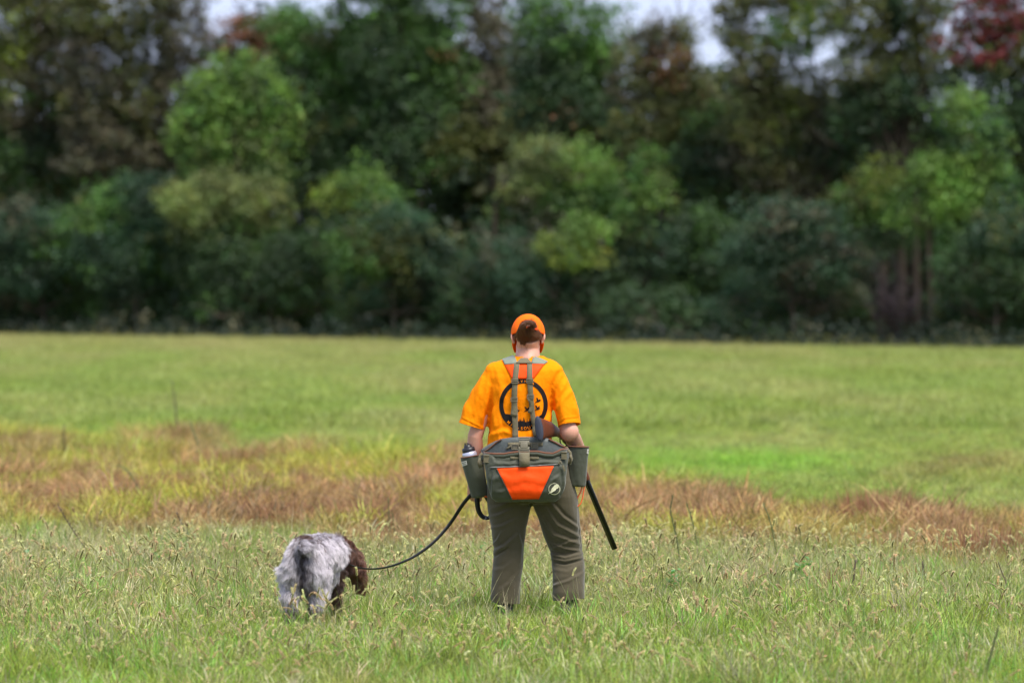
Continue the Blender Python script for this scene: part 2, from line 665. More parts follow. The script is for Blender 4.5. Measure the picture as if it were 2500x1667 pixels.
def tuft(seed, nb, rad, h0, h1, wd, lean, mat, curl=0.5):
    r = random.Random(seed)
    V, F = [], []
    for _ in range(nb):
        a = r.uniform(0, 2 * math.pi); q = rad * math.sqrt(r.random())
        x, y = q * math.cos(a), q * math.sin(a)
        h = r.uniform(h0, h1); w = wd * r.uniform(0.6, 1.3)
        la = a + r.gauss(0, 0.9); ln = lean * r.uniform(0.1, 1.2)
        fa = r.uniform(0, math.pi)
        fx, fy = math.cos(fa) * w / 2, math.sin(fa) * w / 2
        b = len(V)
        for k, t in enumerate((0, 0.4, 0.75)):
            bend = ln * h * (t * (1 - curl) + curl * t * t)
            cx, cy, cz = x + math.cos(la) * bend, y + math.sin(la) * bend, h * (t - 0.35 * curl * ln * t * t)
            ww = (1, 0.9, 0.55)[k]
            V += [(cx - fx * ww, cy - fy * ww, cz), (cx + fx * ww, cy + fy * ww, cz)]
        bend = ln * h
        V.append((x + math.cos(la) * bend, y + math.sin(la) * bend, h * (1 - 0.35 * curl * ln)))
        F += [(b, b + 1, b + 3), (b, b + 3, b + 2), (b + 2, b + 3, b + 5), (b + 2, b + 5, b + 4), (b + 4, b + 5, b + 6)]
    return make_mesh('tuft', np.array(V), np.array(F), mat)


def wedge_points(n, d0, d1, wide=1.25, power=1.0):
    """random points of the field between two distances, inside the view and a little wider"""
    u = rng.random(n)
    d = (d0 ** (1 + power) + u * (d1 ** (1 + power) - d0 ** (1 + power))) ** (1 / (1 + power))
    x = (rng.random(n) * 2 - 1) * (0.09 * d * wide + 0.4)
    return x, d - D0


def vary(col, amt, seed=0):
    k = 1 + (rng.random((len(col), 1)) - 0.5) * 2 * amt
    h = 1 + (rng.random((len(col), 3)) - 0.5) * amt * 0.5
    return np.clip(col * k * h, 0.005, 1)


ground_sheet()
mat_blade = blade_mat('grass_blade', instancer=True, var=0.5, trans=0.4, noise=45, spec=0.15)

# near lawn
tk = [tuft(s, 30, 0.070, 0.025, 0.10 + .03 * (s % 3), 0.0042, 0.95, mat_blade) for s in range(10)]
x, y = wedge_points(27000, 25.3, 41, 1.3)
col, brown, near, belt = field_cover(x, y)
mixs = rng.random(len(x)) < (0.14 + 0.2 * belt) * (1 - brown) 
col[mixs] = np.array([0.56, 0.49, 0.29])
mixs = rng.random(len(x)) < .13 * near
col[mixs] = np.array([0.22, 0.42, 0.06])
col = vary(col, 0.55)
s = rng.uniform(0.6, 1.3, len(x)) * (1 - 0.25 * brown) * (.55 + .95 * fbm2(x, y, .25, .3, 123))
by_dog = np.exp(-(((x + 1.10) / .30) ** 2 + ((y + 1.2) / .6) ** 2) ** 2)
by_feet = np.exp(-(((x - .13) / .34) ** 2 + ((y + .5) / .9) ** 2) ** 2)
s = s * (1 - .55 * by_dog) * (1 - .5 * by_feet)          # trodden down
scatter('near_grass', tk, np.stack([x, y, 0 * x], 1), np.stack([rng.normal(0, .12, len(x)), rng.normal(0, .12, len(x)), rng.uniform(0, 6.28, len(x))], 1),
        np.stack([s, s, s * rng.uniform(0.8, 1.25, len(x))], 1), col, 'short green and straw grass of the near field around person and dog')

# fine wiry stems
wk = [tuft(40 + s, 7, 0.09, 0.16, 0.34, 0.0022, 0.75, mat_blade, 0.4) for s in range(6)]
x, y = wedge_points(5200, 26, 41, 1.25)
col, brown, near, belt = field_cover(x, y)
k = rng.random(len(x)) < (0.14 + 0.55 * belt * near + 0.1 * near)
x, y, col = x[k], y[k], col[k]
mixs = rng.random(len(x)) < 0.55 * (1 - brown[k])
col[mixs] = np.array([0.56, 0.48, 0.28])
col = vary(col, 0.3)
s = rng.uniform(0.6, 1.15, len(x))
scatter('wiry_grass', wk, np.stack([x, y, 0 * x], 1), np.stack([0 * x, 0 * x, rng.uniform(0, 6.28, len(x))], 1),
        np.stack([s, s, s], 1), col, 'thin wiry stems that stand above the near grass')

# coarser single blades and bent dry straws
ck = [tuft(140 + s, 5, 0.05, 0.12, 0.26, 0.009, 0.8, mat_blade, .7) for s in range(6)]
x, y = wedge_points(2400, 25.6, 41, 1.25)
col, brown, near, belt = field_cover(x, y)
k = rng.random(len(x)) < (near + .15) * np.clip((fbm2(x, y, .6, .9, 61) - .42) * 6, .08, 1)
x, y, col = x[k], y[k], col[k]
col[:] = np.array([0.20, 0.40, 0.05])
dry = rng.random(len(x)) < .4
col[dry] = np.array([0.62, 0.52, 0.34])
s = rng.uniform(0.45, 1.0, len(x)) * np.where(dry, .8, 1)
scatter('coarse_grass', ck, np.stack([x, y, 0 * x], 1), np.stack([rng.normal(0, .2, len(x)), rng.normal(0, .2, len(x)), rng.uniform(0, 6.28, len(x))], 1),
        np.stack([s, s, s], 1), vary(col, .3), 'coarse bright green and dry straw blades among the near grass')

# the middle field: matted brown strip, taller and lying over
mk_ = [tuft(60 + s, 40, 0.13, 0.03, 0.115, 0.006, 1.5, mat_blade) for s in range(8)]
x, y = wedge_points(34000, 36.5, 72, 1.25)
col, brown, near, belt = field_cover(x, y)
col = vary(col, 0.5)
md = fbm2(x, y, 0.30, 1.2, 15, 3)
col = col * (1 - brown * .45 * np.clip((.46 - md) * 8, 0, 1))[:, None]  # gaps between the mounds tinted darker: shade put into the colour
s = rng.uniform(0.6, 1.2, len(x)) * (0.7 + brown * np.clip((md - .35) * 4.2, 0, 1.3))
scatter('matted_grass', mk_, np.stack([x, y, 0 * x], 1), np.stack([rng.normal(0, .2, len(x)), rng.normal(0, .2, len(x)), rng.uniform(0, 6.28, len(x))], 1),
        np.stack([s, s, s * rng.uniform(0.7, 1.2, len(x))], 1), col, 'brown and yellow matted grass in the strip behind the person')

# the far field
fk = [tuft(80 + s, 40, 0.30, 0.08, 0.20, 0.014, 0.7, mat_blade) for s in range(5)]
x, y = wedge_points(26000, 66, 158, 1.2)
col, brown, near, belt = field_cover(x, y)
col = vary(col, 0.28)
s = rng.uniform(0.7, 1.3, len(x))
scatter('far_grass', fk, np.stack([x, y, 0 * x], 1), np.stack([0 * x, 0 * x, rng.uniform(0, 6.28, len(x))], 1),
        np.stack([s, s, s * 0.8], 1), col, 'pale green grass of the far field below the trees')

# foxtail grass: bent stem, dark green core, pale bristles
mat_core = blade_mat('foxtail_core', col=(0.15, 0.155, 0.04), var=0.3, trans=0.1, noise=20)
mat_stem = blade_mat('foxtail_stem', col=(0.20, 0.23, 0.08), var=0.3, trans=0.1, noise=20)
mat_bris = blade_mat('foxtail_bristle', instancer=True, var=0.2, trans=0.6, noise=20, spec=0.3)


def foxtail(seed):
    r = random.Random(seed)
    h = r.uniform(0.20, 0.40)
    ln, la = r.uniform(0.01, 0.075), r.uniform(0, 6.28)
    hl = r.uniform(0.055, 0.090)
    nod = r.choice((0.05, 0.1, 0.15, 0.2, 0.35))
    P = []
    for k in range(6):
        t = k / 5
        P.append(Vector((math.cos(la) * ln * t ** 2, math.sin(la) * ln * t ** 2, h * t)))
    mb = MB()
    mb.tube(P, [0.0009] * 5 + [0.0007], 3, cap=False)
    d = (P[-1] - P[-2]).normalized()
    hp = []
    for k in range(6):
        t = k / 5
        d2 = (d + Vector((math.cos(la), math.sin(la), -0.4)) * nod * t).normalized()
        hp.append(P[-1] + d2 * hl * t)
    rr = [0.0014, 0.0036, 0.0042, 0.0042, 0.0034, 0.001]
    mb.tube(hp, rr, 6)
    nc = len(mb.f)
    for k in range(260):
        t = r.uniform(0.02, 0.98)
        i = min(4, int(t * 5)); c = hp[i].lerp(hp[i + 1], t * 5 - i)
        ax = (hp[i + 1] - hp[i]).normalized()
        a = r.uniform(0, 6.28)
        o1 = ax.orthogonal().normalized(); o2 = ax.cross(o1)
        rad = o1 * math.cos(a) + o2 * math.sin(a)
        tan = ax.cross(rad)
        tip = c + rad * r.uniform(0.0060, 0.0105) + ax * r.uniform(0.003, 0.010)
        b0 = c + rad * 0.0022
        mb.add([b0 - tan * 0.0008, b0 + tan * 0.0008, tip], [(0, 1, 2)])
    me = mb.mesh('foxtail', mat_core)
    me.materials.append(mat_bris)
    me.materials.append(mat_stem)
    for i, p in enumerate(me.polygons):
        if i >= nc:
            p.material_index = 1
        elif i < 15:
            p.material_index = 2
    return me


fx = [foxtail(s) for s in range(12)]
x, y = wedge_points(11500, 25.6, 39.5, 1.25)
px, py = to_px(x, y)
brown_here = field_cover(x, y)[1]
dens = 0.45 + 0.55 * bump1(py, 1345, 1500, 22) + 0.35 * bump1(py, 1560, 1e4, 25)
dens = dens * np.clip((fbm2(x, y, 0.55, 0.9, 33) - 0.40) * 5.5, 0.05, 1) * (1 - 0.75 * bump1(py, 0, 1345, 12)) * (1 - .7 * brown_here)
k = rng.random(len(x)) < dens
x, y, py = x[k], y[k], py[k]
s = rng.uniform(0.6, 1.12, len(x)) * (1 - 0.25 * bump1(py, 1500, 1e4, 40))
hs = np.clip(s * 1.2, 0.95, 1.3)
s = s * .9 * (1 - .42 * bump1(py, 0, 1395, 18))
tn = np.where((rng.random(len(x)) < 0.3)[:, None], np.array([0.95, 0.66, 0.40]), np.array([0.97, 0.86, 0.44]))
scatter('foxtail_grass', fx, np.stack([x, y, 0 * x], 1), np.stack([rng.normal(0, .26, len(x)), rng.normal(0, .26, len(x)), rng.uniform(0, 6.28, len(x))], 1),
        np.stack([hs, hs, s], 1), vary(tn, 0.2), 'foxtail grass with fuzzy golden seed heads in the near field')
print('foxtails', len(x))

# dry little seed sprays in the near field
# ------------------------------------------------------------ trees
mat_leaf = blade_mat('leaf', var=0.35, trans=0.3, noise=1.3, spec=0.15)
mat_bark = plain('bark', (0.075, 0.06, 0.048), 0.95, spec=0.1, var=0.45, scale=6)
mat_bark_pale = plain('purple_twig', (0.050, 0.038, 0.043), 0.9, spec=0.1, var=0.3, scale=6)


def leaves(centres, radii, n_each, size, tints, flat=0.55, seed=0, droop=0.25):
    """clumps of leaf quads. centres Nx3, radii N or Nx3"""
    r = np.random.default_rng(seed)
    N = len(centres)
    c = np.repeat(centres, n_each, 0)
    rd = np.repeat(np.asarray(radii).reshape(N, -1) * np.ones((1, 3)), n_each, 0)
    M = len(c)
    g = r.normal(0, 1, (M, 3))
    g /= np.linalg.norm(g, axis=1)[:, None]
    g *= (r.random((M, 1)) ** 0.45)
    g[:, 2] *= flat
    p = c + g * rd
    # leaf frames: facing mostly up-and-out
    nrm = g + r.normal(0, 0.7, (M, 3)); nrm[:, 2] += 0.6
    nrm /= np.linalg.norm(nrm, axis=1)[:, None]
    a = r.normal(0, 1, (M, 3)); a[:, 2] -= droop
    a -= nrm * (a * nrm).sum(1)[:, None]
    a /= np.linalg.norm(a, axis=1)[:, None]
    b = np.cross(nrm, a)
    s = size * r.uniform(0.6, 1.35, (M, 1))
    V = np.stack([p - a * s * .5, p + b * s * .3, p + a * s * .5, p - b * s * .3], 1).reshape(-1, 3)
    F = np.arange(M * 4).reshape(-1, 4)
    t = np.repeat(tints, n_each, 0)
    t = t * (1 + (r.random((M, 1)) - .5) * .5)
    T = np.repeat(t, 4, 0)
    return V, F, T


def crown_mesh(name, V, F, T, mat=None):
    me = make_mesh(name, V, F, mat or mat_leaf, smooth=False)
    a = me.attributes.new('tint', 'FLOAT_COLOR', 'POINT')
    a.data.foreach_set('color', np.concatenate([np.clip(T, 0.003, 1), np.ones((len(T), 1))], 1).astype(np.float32).ravel())
    return me


def treeline(px):
    """distance of the wood's edge behind photo column px"""
    return 146 - (px / 2500) * 22


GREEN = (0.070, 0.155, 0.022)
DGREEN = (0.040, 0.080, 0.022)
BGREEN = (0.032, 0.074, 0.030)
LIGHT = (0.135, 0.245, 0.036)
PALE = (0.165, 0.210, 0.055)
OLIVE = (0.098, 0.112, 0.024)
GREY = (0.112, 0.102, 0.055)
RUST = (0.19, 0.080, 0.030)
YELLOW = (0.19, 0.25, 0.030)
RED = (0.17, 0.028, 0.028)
tree_n = [0]


def tree(name, label, cat, blobs, off=0.0, dens=1.0, leaf=0.10, trunks=(), group=None, trunk_r=0.10, clump=0.36, accents=(), hollow=0.55, twigs=0):
    """blobs: (px, py, rx, ry, colour) crown masses in photo pixels at the distance of the wood's edge + off"""
    tree_n[0] += 1
    sd = 100 + tree_n[0]
    r = np.random.default_rng(sd)
    mx_ = np.mean([b[0] for b in blobs])
    D = treeline(mx_) + off
    y = D - D0
    base = W(mx_, 0, y); base.z = 0
    root = thing(name, label, cat, base, group)
    Cn, Rd, Tn = [], [], []
    mpp = D / FPX
    for bi, (bx, by, rx, ry, col) in enumerate(blobs):
        c = W(bx, by, y)
        RX, RZ = rx * mpp, ry * mpp
        RY = 0.5 * (RX + RZ) * 0.8
        area = 4 * math.pi * ((RX * RZ) ** 1.6 + (RX * RY) ** 1.6 + (RY * RZ) ** 1.6) ** (1 / 1.6) / 3 ** (1 / 1.6)
        n = max(6, int(area / (clump * clump * 0.75) * dens * 1.75))
        g = r.normal(0, 1, (n, 3)); g /= np.linalg.norm(g, axis=1)[:, None]
        g[:, 1] = np.where(g[:, 1] > 0.45, -g[:, 1], g[:, 1])      # few on the far side of the crown
        rr = hollow + (1.06 - hollow) * r.random(n) ** 0.6
        stray = r.random(n) < .24
        rr[stray] *= r.uniform(1.0, 1.5, stray.sum())
        lump = 0.62 + 0.76 * vnoise(g * 2.3 + bi * 7.7 + sd, sd)
        p = np.array(c) + g * (rr * lump)[:, None] * np.array([RX, RY, RZ])
        p += np.array([0, bi * 0.05 + max(0, by - 630) / 100 * 1.0, 0])      # the skirts stand back under the boughs
        p[:, 2] = np.maximum(p[:, 2], 0.12)
        Cn.append(p)
        Rd.append(clump * r.uniform(0.45, 1.35, (n, 1)) * np.stack([r.uniform(.7, 1.2, n), r.uniform(.7, 1.2, n), r.uniform(.7, 2.3, n)], 1))
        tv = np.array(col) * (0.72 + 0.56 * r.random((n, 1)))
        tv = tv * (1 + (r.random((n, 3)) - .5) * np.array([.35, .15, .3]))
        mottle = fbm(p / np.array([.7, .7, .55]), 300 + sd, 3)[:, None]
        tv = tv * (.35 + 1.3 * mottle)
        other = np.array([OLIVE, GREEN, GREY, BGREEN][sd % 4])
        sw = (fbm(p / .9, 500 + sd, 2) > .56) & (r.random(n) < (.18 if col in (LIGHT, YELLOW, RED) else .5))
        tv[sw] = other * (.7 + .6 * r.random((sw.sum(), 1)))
        for (acx, acy, arad, acol, share) in accents:
            q = W(acx, acy, y)
            dd = np.hypot(p[:, 0] - q.x, p[:, 2] - q.z) / (arad * mpp)
            m = (dd < 1) & (r.random(n) < share)
            tv[m] = np.array(acol) * (0.7 + 0.6 * r.random((m.sum(), 1)))
        Tn.append(tv)
    Cn, Rd, Tn = np.concatenate(Cn), np.concatenate(Rd), np.concatenate(Tn)
    ne = max(8, int(26 * (0.10 / leaf) ** 1.3))
    V, F, T = leaves(Cn, Rd, ne, leaf, Tn, seed=sd)
    link('crown', crown_mesh('crown', V, F, T), root)
    mb = MB()
    rr_ = random.Random(sd)
    for tr in (trunks or ((mx_, 1.0),)):
        tx, ts = tr[0], tr[1]
        tilt = tr[2] if len(tr) > 2 else rr_.uniform(-18, 18)
        gx = W(tx, 0, y)
        top_i = min(range(len(blobs)), key=lambda i: abs(blobs[i][0] - tx - tilt) + 0.5 * blobs[i][1])
        tb = blobs[top_i]
        tp = W(tb[0], tb[1] - tb[3] * 0.3, y)
        P = []
        H = tp.z
        for k in range(9):
            t = k / 8
            w = math.sin(t * 5 + sd) * 0.10 * H * 0.12
            P.append(Vector((gx.x + (tp.x - gx.x) * t ** 1.6 + w * t, y + 0.1 + math.cos(t * 4 + sd) * 0.1 * t, H * t - 0.05)))
        R = [trunk_r * ts * (1.25 if k == 0 else 1) * (1 - 0.82 * k / 8) for k in range(9)]
        mb.tube(P, R, 8)
        # limbs to the other masses and twigs into the crown
        for b in blobs:
            q = W(b[0], b[1], y)
            if abs(q.x - gx.x) > 4:
                continue
            k = max(2, min(7, int(q.z / H * 8 * 0.65)))
            s0 = P[k]
            mid = s0.lerp(q, 0.5) + Vector((rr_.uniform(-.15, .15), rr_.uniform(-.1, .1), -0.12))
            mb.tube([s0, mid, q], [R[k] * 0.55, R[k] * 0.38, 0.012], 6)
            for _ in range(5):
                e = q + Vector((rr_.uniform(-1, 1) * b[2] * mpp * .8, rr_.uniform(-.6, .3), rr_.uniform(-.5, 1) * b[3] * mpp * .8))
                m2 = mid.lerp(q, rr_.uniform(0, .8))
                mb.tube([m2, m2.lerp(e, .5) + Vector((0, 0, .08)), e], [R[k] * .22 + .004, .012, .004], 4)
    for _ in range(twigs):
        b = rr_.choice(blobs)
        q = W(b[0] + rr_.uniform(-1, 1) * b[2], b[1] + rr_.uniform(-1, 1) * b[3], y)
        e = q + Vector((rr_.uniform(-.7, .7), rr_.uniform(-.3, .3), rr_.uniform(.4, 1.3)))
        mb.tube([q, q.lerp(e, .5) + Vector((rr_.uniform(-.08, .08), 0, 0)), e], [.022, .014, .004], 4)
    link('trunk', mb.mesh('trunk', mat_bark), root)
    return root


# tall trees at the back, left to right
G_T = 'tall trees along the edge of the wood'
tree('tall_tree', 'tall olive brown tree at the left edge of the photo with a yellow tinged top', 'tree',
     [(30, 60, 110, 120, OLIVE), (110, -60, 140, 100, GREY), (60, 240, 120, 110, GREY), (140, 160, 90, 130, GREY), (90, 380, 120, 90, DGREEN), (-130, 100, 130, 200, OLIVE)],
     6, 1.15, 0.10, ((60, 1.2), (150, .8)), G_T, accents=((20, 90, 70, YELLOW, .5), (10, 200, 80, YELLOW, .15)), twigs=60, clump=.33)
tree('tall_tree', 'tall thin grey olive tree with sky gaps, left of the round light green tree', 'tree',
     [(300, 20, 150, 110, OLIVE), (450, 100, 70, 100, GREY), (240, 170, 90, 120, GREY), (340, 240, 110, 100, OLIVE), (430, 280, 90, 110, GREY), (270, 360, 130, 90, GREY), (400, -60, 120, 60, OLIVE)],
     7, 0.85, 0.09, ((322, 1.3, 0), (430, .8), (250, .7)), G_T, twigs=90, clump=.28)
tree('rusty_tree', 'small tree with rust orange leaves behind the round light green tree', 'tree',
     [(590, 100, 70, 48, RUST), (650, 170, 80, 60, OLIVE), (560, 160, 60, 60, GREY), (620, 75, 45, 30, OLIVE), (690, 200, 70, 50, RUST)],
     8, 0.7, 0.09, ((610, .8),), G_T, accents=((660, 190, 90, RUST, .6),), twigs=30, clump=.28)
tree('tall_tree', 'dense dark green tree just right of the round light green tree', 'tree',
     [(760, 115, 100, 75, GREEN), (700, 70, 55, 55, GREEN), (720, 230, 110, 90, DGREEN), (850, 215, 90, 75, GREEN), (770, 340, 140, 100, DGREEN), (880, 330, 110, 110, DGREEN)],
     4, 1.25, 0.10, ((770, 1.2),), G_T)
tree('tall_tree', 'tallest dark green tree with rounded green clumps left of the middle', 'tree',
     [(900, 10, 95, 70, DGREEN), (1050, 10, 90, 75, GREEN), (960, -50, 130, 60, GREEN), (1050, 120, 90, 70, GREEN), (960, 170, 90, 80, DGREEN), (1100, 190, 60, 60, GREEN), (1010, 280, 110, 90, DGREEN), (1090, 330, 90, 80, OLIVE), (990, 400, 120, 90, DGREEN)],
     5, 1.1, 0.10, ((1000, 1.4, 0),), G_T, accents=((1120, 120, 50, RUST, .25),))
tree('slender_tree', 'slender grey olive tree between two dense green trees in the middle of the wood', 'tree',
     [(1205, 110, 60, 80, GREY), (1190, 230, 60, 90, GREY), (1240, 320, 80, 80, OLIVE), (1180, 30, 50, 50, GREY)],
     7, 0.9, 0.09, ((1210, .9),), G_T, twigs=40, clump=.28)
tree('tall_tree', 'dense green tree with domed top above the person', 'tree',
     [(1300, 30, 60, 60, GREEN), (1420, 70, 105, 85, GREEN), (1350, 130, 90, 90, DGREEN), (1460, 180, 70, 80, GREEN), (1370, 250, 120, 100, DGREEN), (1450, 300, 90, 80, DGREEN), (1330, 330, 90, 70, OLIVE)],
     5, 1.2, 0.10, ((1390, 1.3, 0),), G_T, accents=((1390, 310, 60, RUST, .2),))
tree('autumn_tree', 'olive brown tree with a reddish patch left of the gap of open sky', 'tree',
     [(1600, 100, 70, 42, GREY), (1670, 80, 28, 28, OLIVE), (1620, 160, 85, 80, OLIVE), (1560, 200, 70, 80, GREY), (1665, 195, 50, 60, OLIVE), (1600, 300, 110, 90, OLIVE), (1710, 300, 80, 75, OLIVE)],
     5, 0.85, 0.09, ((1620, 1.0),), G_T, accents=((1620, 165, 55, RUST, .55), (1740, 240, 30, RED, .4)), twigs=40, clump=.3)
tree('shrubby_tree', 'low olive tree under the gap of open sky', 'tree',
     [(1790, 310, 70, 55, OLIVE), (1730, 370, 90, 70, DGREEN), (1840, 360, 90, 70, OLIVE), (1780, 440, 130, 70, DGREEN)],
     6, 0.85, 0.09, ((1790, .8),), G_T, accents=((1800, 400, 90, GREY, .3),), clump=.3)
tree('tall_tree', 'tall open green tree on the right side of the sky gap with yellow green clump', 'tree',
     [(1790, 60, 40, 90, OLIVE), (1850, 150, 60, 80, OLIVE), (1960, 50, 100, 75, GREEN), (1900, -30, 130, 60, OLIVE), (1850, 240, 60, 60, OLIVE), (1960, 230, 80, 75, OLIVE), (1890, 330, 90, 60, OLIVE), (2010, 350, 90, 70, DGREEN), (1930, 430, 110, 60, OLIVE)],
     5, 0.8, 0.09, ((2040, 1.0, -60), (1900, .6)), G_T, accents=((1975, 55, 80, YELLOW, .55), (1920, 290, 60, YELLOW, .3)), twigs=70, clump=.28)
tree('tall_tree', 'tall many stemmed tree with sky glimpses right of the yellow green clump', 'tree',
     [(2120, 40, 90, 75, OLIVE), (2230, 20, 90, 75, OLIVE), (2180, -60, 150, 50, OLIVE), (2110, 160, 75, 65, OLIVE), (2250, 140, 60, 60, OLIVE), (2180, 230, 110, 60, DGREEN), (2290, 260, 80, 80, DGREEN), (2110, 290, 80, 70, DGREEN)],
     6, 0.85, 0.09, ((2205, 1.5, 0), (2238, 1.4, 20), (2160, .9), (2275, .9)), G_T, twigs=80, clump=.28)
tree('red_leaved_tree', 'tall tree with dark red leaves in the top right corner', 'tree',
     [(2420, 40, 90, 70, OLIVE), (2480, 120, 80, 80, OLIVE), (2360, 120, 60, 60, OLIVE), (2440, -60, 120, 50, OLIVE), (2420, 220, 100, 80, DGREEN), (2490, 300, 100, 90, DGREEN), (2620, 100, 120, 200, OLIVE)],
     5, 0.8, 0.09, ((2440, 1.2), (2380, .6)), G_T, accents=((2410, 60, 95, RED, .7), (2330, 110, 50, RED, .35), (2440, -40, 90, RED, .5)), twigs=50, clump=.28)
for sx in (-330, 2850):
    tree('tall_tree', 'tall olive tree that closes the wood beyond the %s edge of the photo' % ('left' if sx < 0 else 'right'), 'tree',
         [(sx, 60, 170, 200, OLIVE), (sx + 20, 330, 190, 170, GREEN), (sx - 30, 600, 180, 200, BGREEN)], 5, 0.8, 0.13, ((sx, 1.3),), G_T)

# the round light green tree and the bushes of the edge
tree('round_tree', 'round light green tree that stands out left of the middle', 'tree',
     [(500, 205, 22, 45, LIGHT), (545, 190, 22, 50, LIGHT), (595, 180, 22, 50, LIGHT), (640, 200, 24, 45, LIGHT), (700, 250, 26, 40, LIGHT), (450, 300, 25, 40, LIGHT), (540, 250, 80, 60, LIGHT), (640, 255, 80, 65, LIGHT), (590, 230, 70, 55, LIGHT), (690, 320, 45, 50, LIGHT), (500, 330, 75, 70, LIGHT), (590, 340, 110, 90, LIGHT), (540, 420, 100, 60, GREEN), (640, 410, 80, 60, GREEN)],
     1, 1.25, 0.09, ((585, .8),), accents=((590, 420, 130, PALE, .25),))
G_B = 'bushes along the foot of the wood'
tree('pale_bush', 'pale yellow green bush below the round light green tree', 'bush',
     [(450, 490, 70, 50, PALE), (560, 480, 90, 55, PALE), (650, 500, 60, 60, PALE), (500, 550, 80, 50, PALE), (610, 560, 80, 45, GREEN), (560, 640, 140, 90, DGREEN)],
     0, 1.0, 0.085, ((550, .5),), G_B)
tree('domed_bush', 'dark blue green domed bush left of the pale bush', 'bush',
     [(350, 500, 90, 70, BGREEN), (280, 520, 70, 65, GREEN), (400, 570, 90, 80, BGREEN), (290, 620, 110, 90, BGREEN), (360, 720, 130, 90, DGREEN)],
     -1, 1.3, 0.085, ((330, .5),), G_B, accents=((230, 530, 40, LIGHT, .4),))
tree('spreading_bush', 'blue green spreading bush at the left edge of the photo', 'bush',
     [(60, 560, 100, 70, BGREEN), (160, 600, 90, 70, GREEN), (80, 650, 130, 70, BGREEN), (200, 670, 90, 70, GREEN), (100, 750, 170, 70, DGREEN), (-120, 640, 130, 150, BGREEN)],
     -2, 1.2, 0.085, ((110, .5),), G_B)
tree('yellowish_bush', 'small yellow green bush between the pale bush and the tall dark tree', 'bush',
     [(880, 460, 75, 50, LIGHT), (830, 490, 60, 45, YELLOW), (930, 520, 60, 60, GREEN), (860, 560, 110, 60, DGREEN)],
     1, 0.8, 0.085, ((880, .5),), G_B)
tree('broad_bush', 'broad blue green bush at the foot of the trees left of the person', 'bush',
     [(960, 560, 90, 60, BGREEN), (890, 610, 90, 60, GREEN), (1030, 620, 80, 60, BGREEN), (930, 680, 120, 60, BGREEN), (1060, 690, 80, 60, BGREEN), (980, 760, 150, 60, DGREEN)],
     -2, 1.3, 0.085, ((960, .5),), G_B)
tree('dark_bush', 'low dark bush under the round light green tree at the edge of the field', 'bush',
     [(700, 660, 110, 80, DGREEN), (600, 720, 110, 80, DGREEN), (760, 750, 110, 70, DGREEN), (520, 760, 90, 60, BGREEN)],
     0, 1.3, 0.085, ((650, .5),), G_B)
tree('pale_green_bush', 'pale green bushy tree rising behind the head of the person', 'bush',
     [(1330, 400, 80, 60, PALE), (1410, 420, 80, 65, LIGHT), (1290, 460, 70, 55, PALE), (1460, 480, 60, 60, GREEN), (1370, 500, 110, 60, GREEN), (1340, 570, 110, 60, DGREEN)],
     1, 1.1, 0.085, ((1370, .6),), G_B, accents=((1280, 300, 50, LIGHT, .3),))
tree('bright_bush', 'bright yellow green leafy bush to the right above the cap', 'bush',
     [(1430, 570, 60, 35, LIGHT), (1400, 620, 60, 35, YELLOW), (1340, 600, 35, 25, YELLOW), (1450, 680, 110, 70, DGREEN), (1330, 700, 110, 80, BGREEN)],
     -2, 1.1, 0.085, ((1410, .4),), G_B)
tree('sapling', 'thin light green sapling right of the bushy tree behind the person', 'sapling',
     [(1580, 400, 32, 45, GREEN), (1590, 470, 45, 50, LIGHT), (1560, 540, 50, 50, GREEN), (1600, 600, 60, 50, BGREEN), (1570, 680, 80, 60, DGREEN)],
     0, 1.0, 0.085, ((1580, .4),))
tree('very_dark_bush', 'very dark bush between the sapling and the blue green bush on the right', 'bush',  # dark green leaves throughout
     [(1730, 560, 80, 55, DGREEN), (1780, 620, 90, 70, DGREEN), (1700, 680, 100, 80, DGREEN), (1800, 750, 110, 70, DGREEN)],
     2, 1.1, 0.085, ((1740, .5),), G_B)
tree('leafy_bush', 'blue green leafy bush right of the dark gap', 'bush',
     [(1900, 540, 80, 55, BGREEN), (1990, 550, 60, 50, BGREEN), (1850, 610, 80, 50, BGREEN), (1950, 640, 110, 60, BGREEN), (2040, 640, 80, 60, BGREEN), (1900, 720, 130, 60, BGREEN), (2040, 740, 80, 60, DGREEN)],
     -1, 1.2, 0.085, ((1940, .5),), G_B)
tree('tall_bush', 'tall light green bush in front of the trunks near the right edge', 'bush',
     [(2340, 270, 55, 50, LIGHT), (2390, 320, 70, 60, GREEN), (2380, 400, 80, 55, LIGHT), (2290, 430, 75, 55, LIGHT), (2350, 490, 110, 55, LIGHT), (2440, 480, 70, 60, GREEN), (2260, 520, 70, 45, LIGHT), (2380, 580, 100, 50, GREEN)],
     1, 1.0, 0.085, ((2350, .6),), G_B)
tree('corner_bush', 'dark bush at the right edge of the photo at the foot of the wood', 'bush',
     [(2450, 560, 80, 60, BGREEN), (2400, 660, 110, 80, DGREEN), (2500, 720, 100, 90, DGREEN), (2370, 760, 90, 60, DGREEN), (2620, 650, 110, 160, DGREEN)],
     -1, 1.2, 0.085, ((2430, .5),), G_B)
tree('yellow_green_bush', 'small yellow green bush between the trunks of the many stemmed tree', 'bush',
     [(2160, 440, 50, 45, YELLOW), (2140, 500, 60, 50, LIGHT), (2060, 500, 60, 60, OLIVE), (2150, 580, 90, 50, DGREEN)],
     4, 0.9, 0.085, ((2150, .4),), G_B)
tree('low_bush', 'low grey green bush right behind the person at the field edge', 'bush',
     [(1240, 640, 90, 70, BGREEN), (1180, 720, 100, 70, DGREEN), (1290, 760, 100, 50, DGREEN), (1480, 770, 120, 45, DGREEN)],
     -1, 1.2, 0.085, ((1230, .4),), G_B)
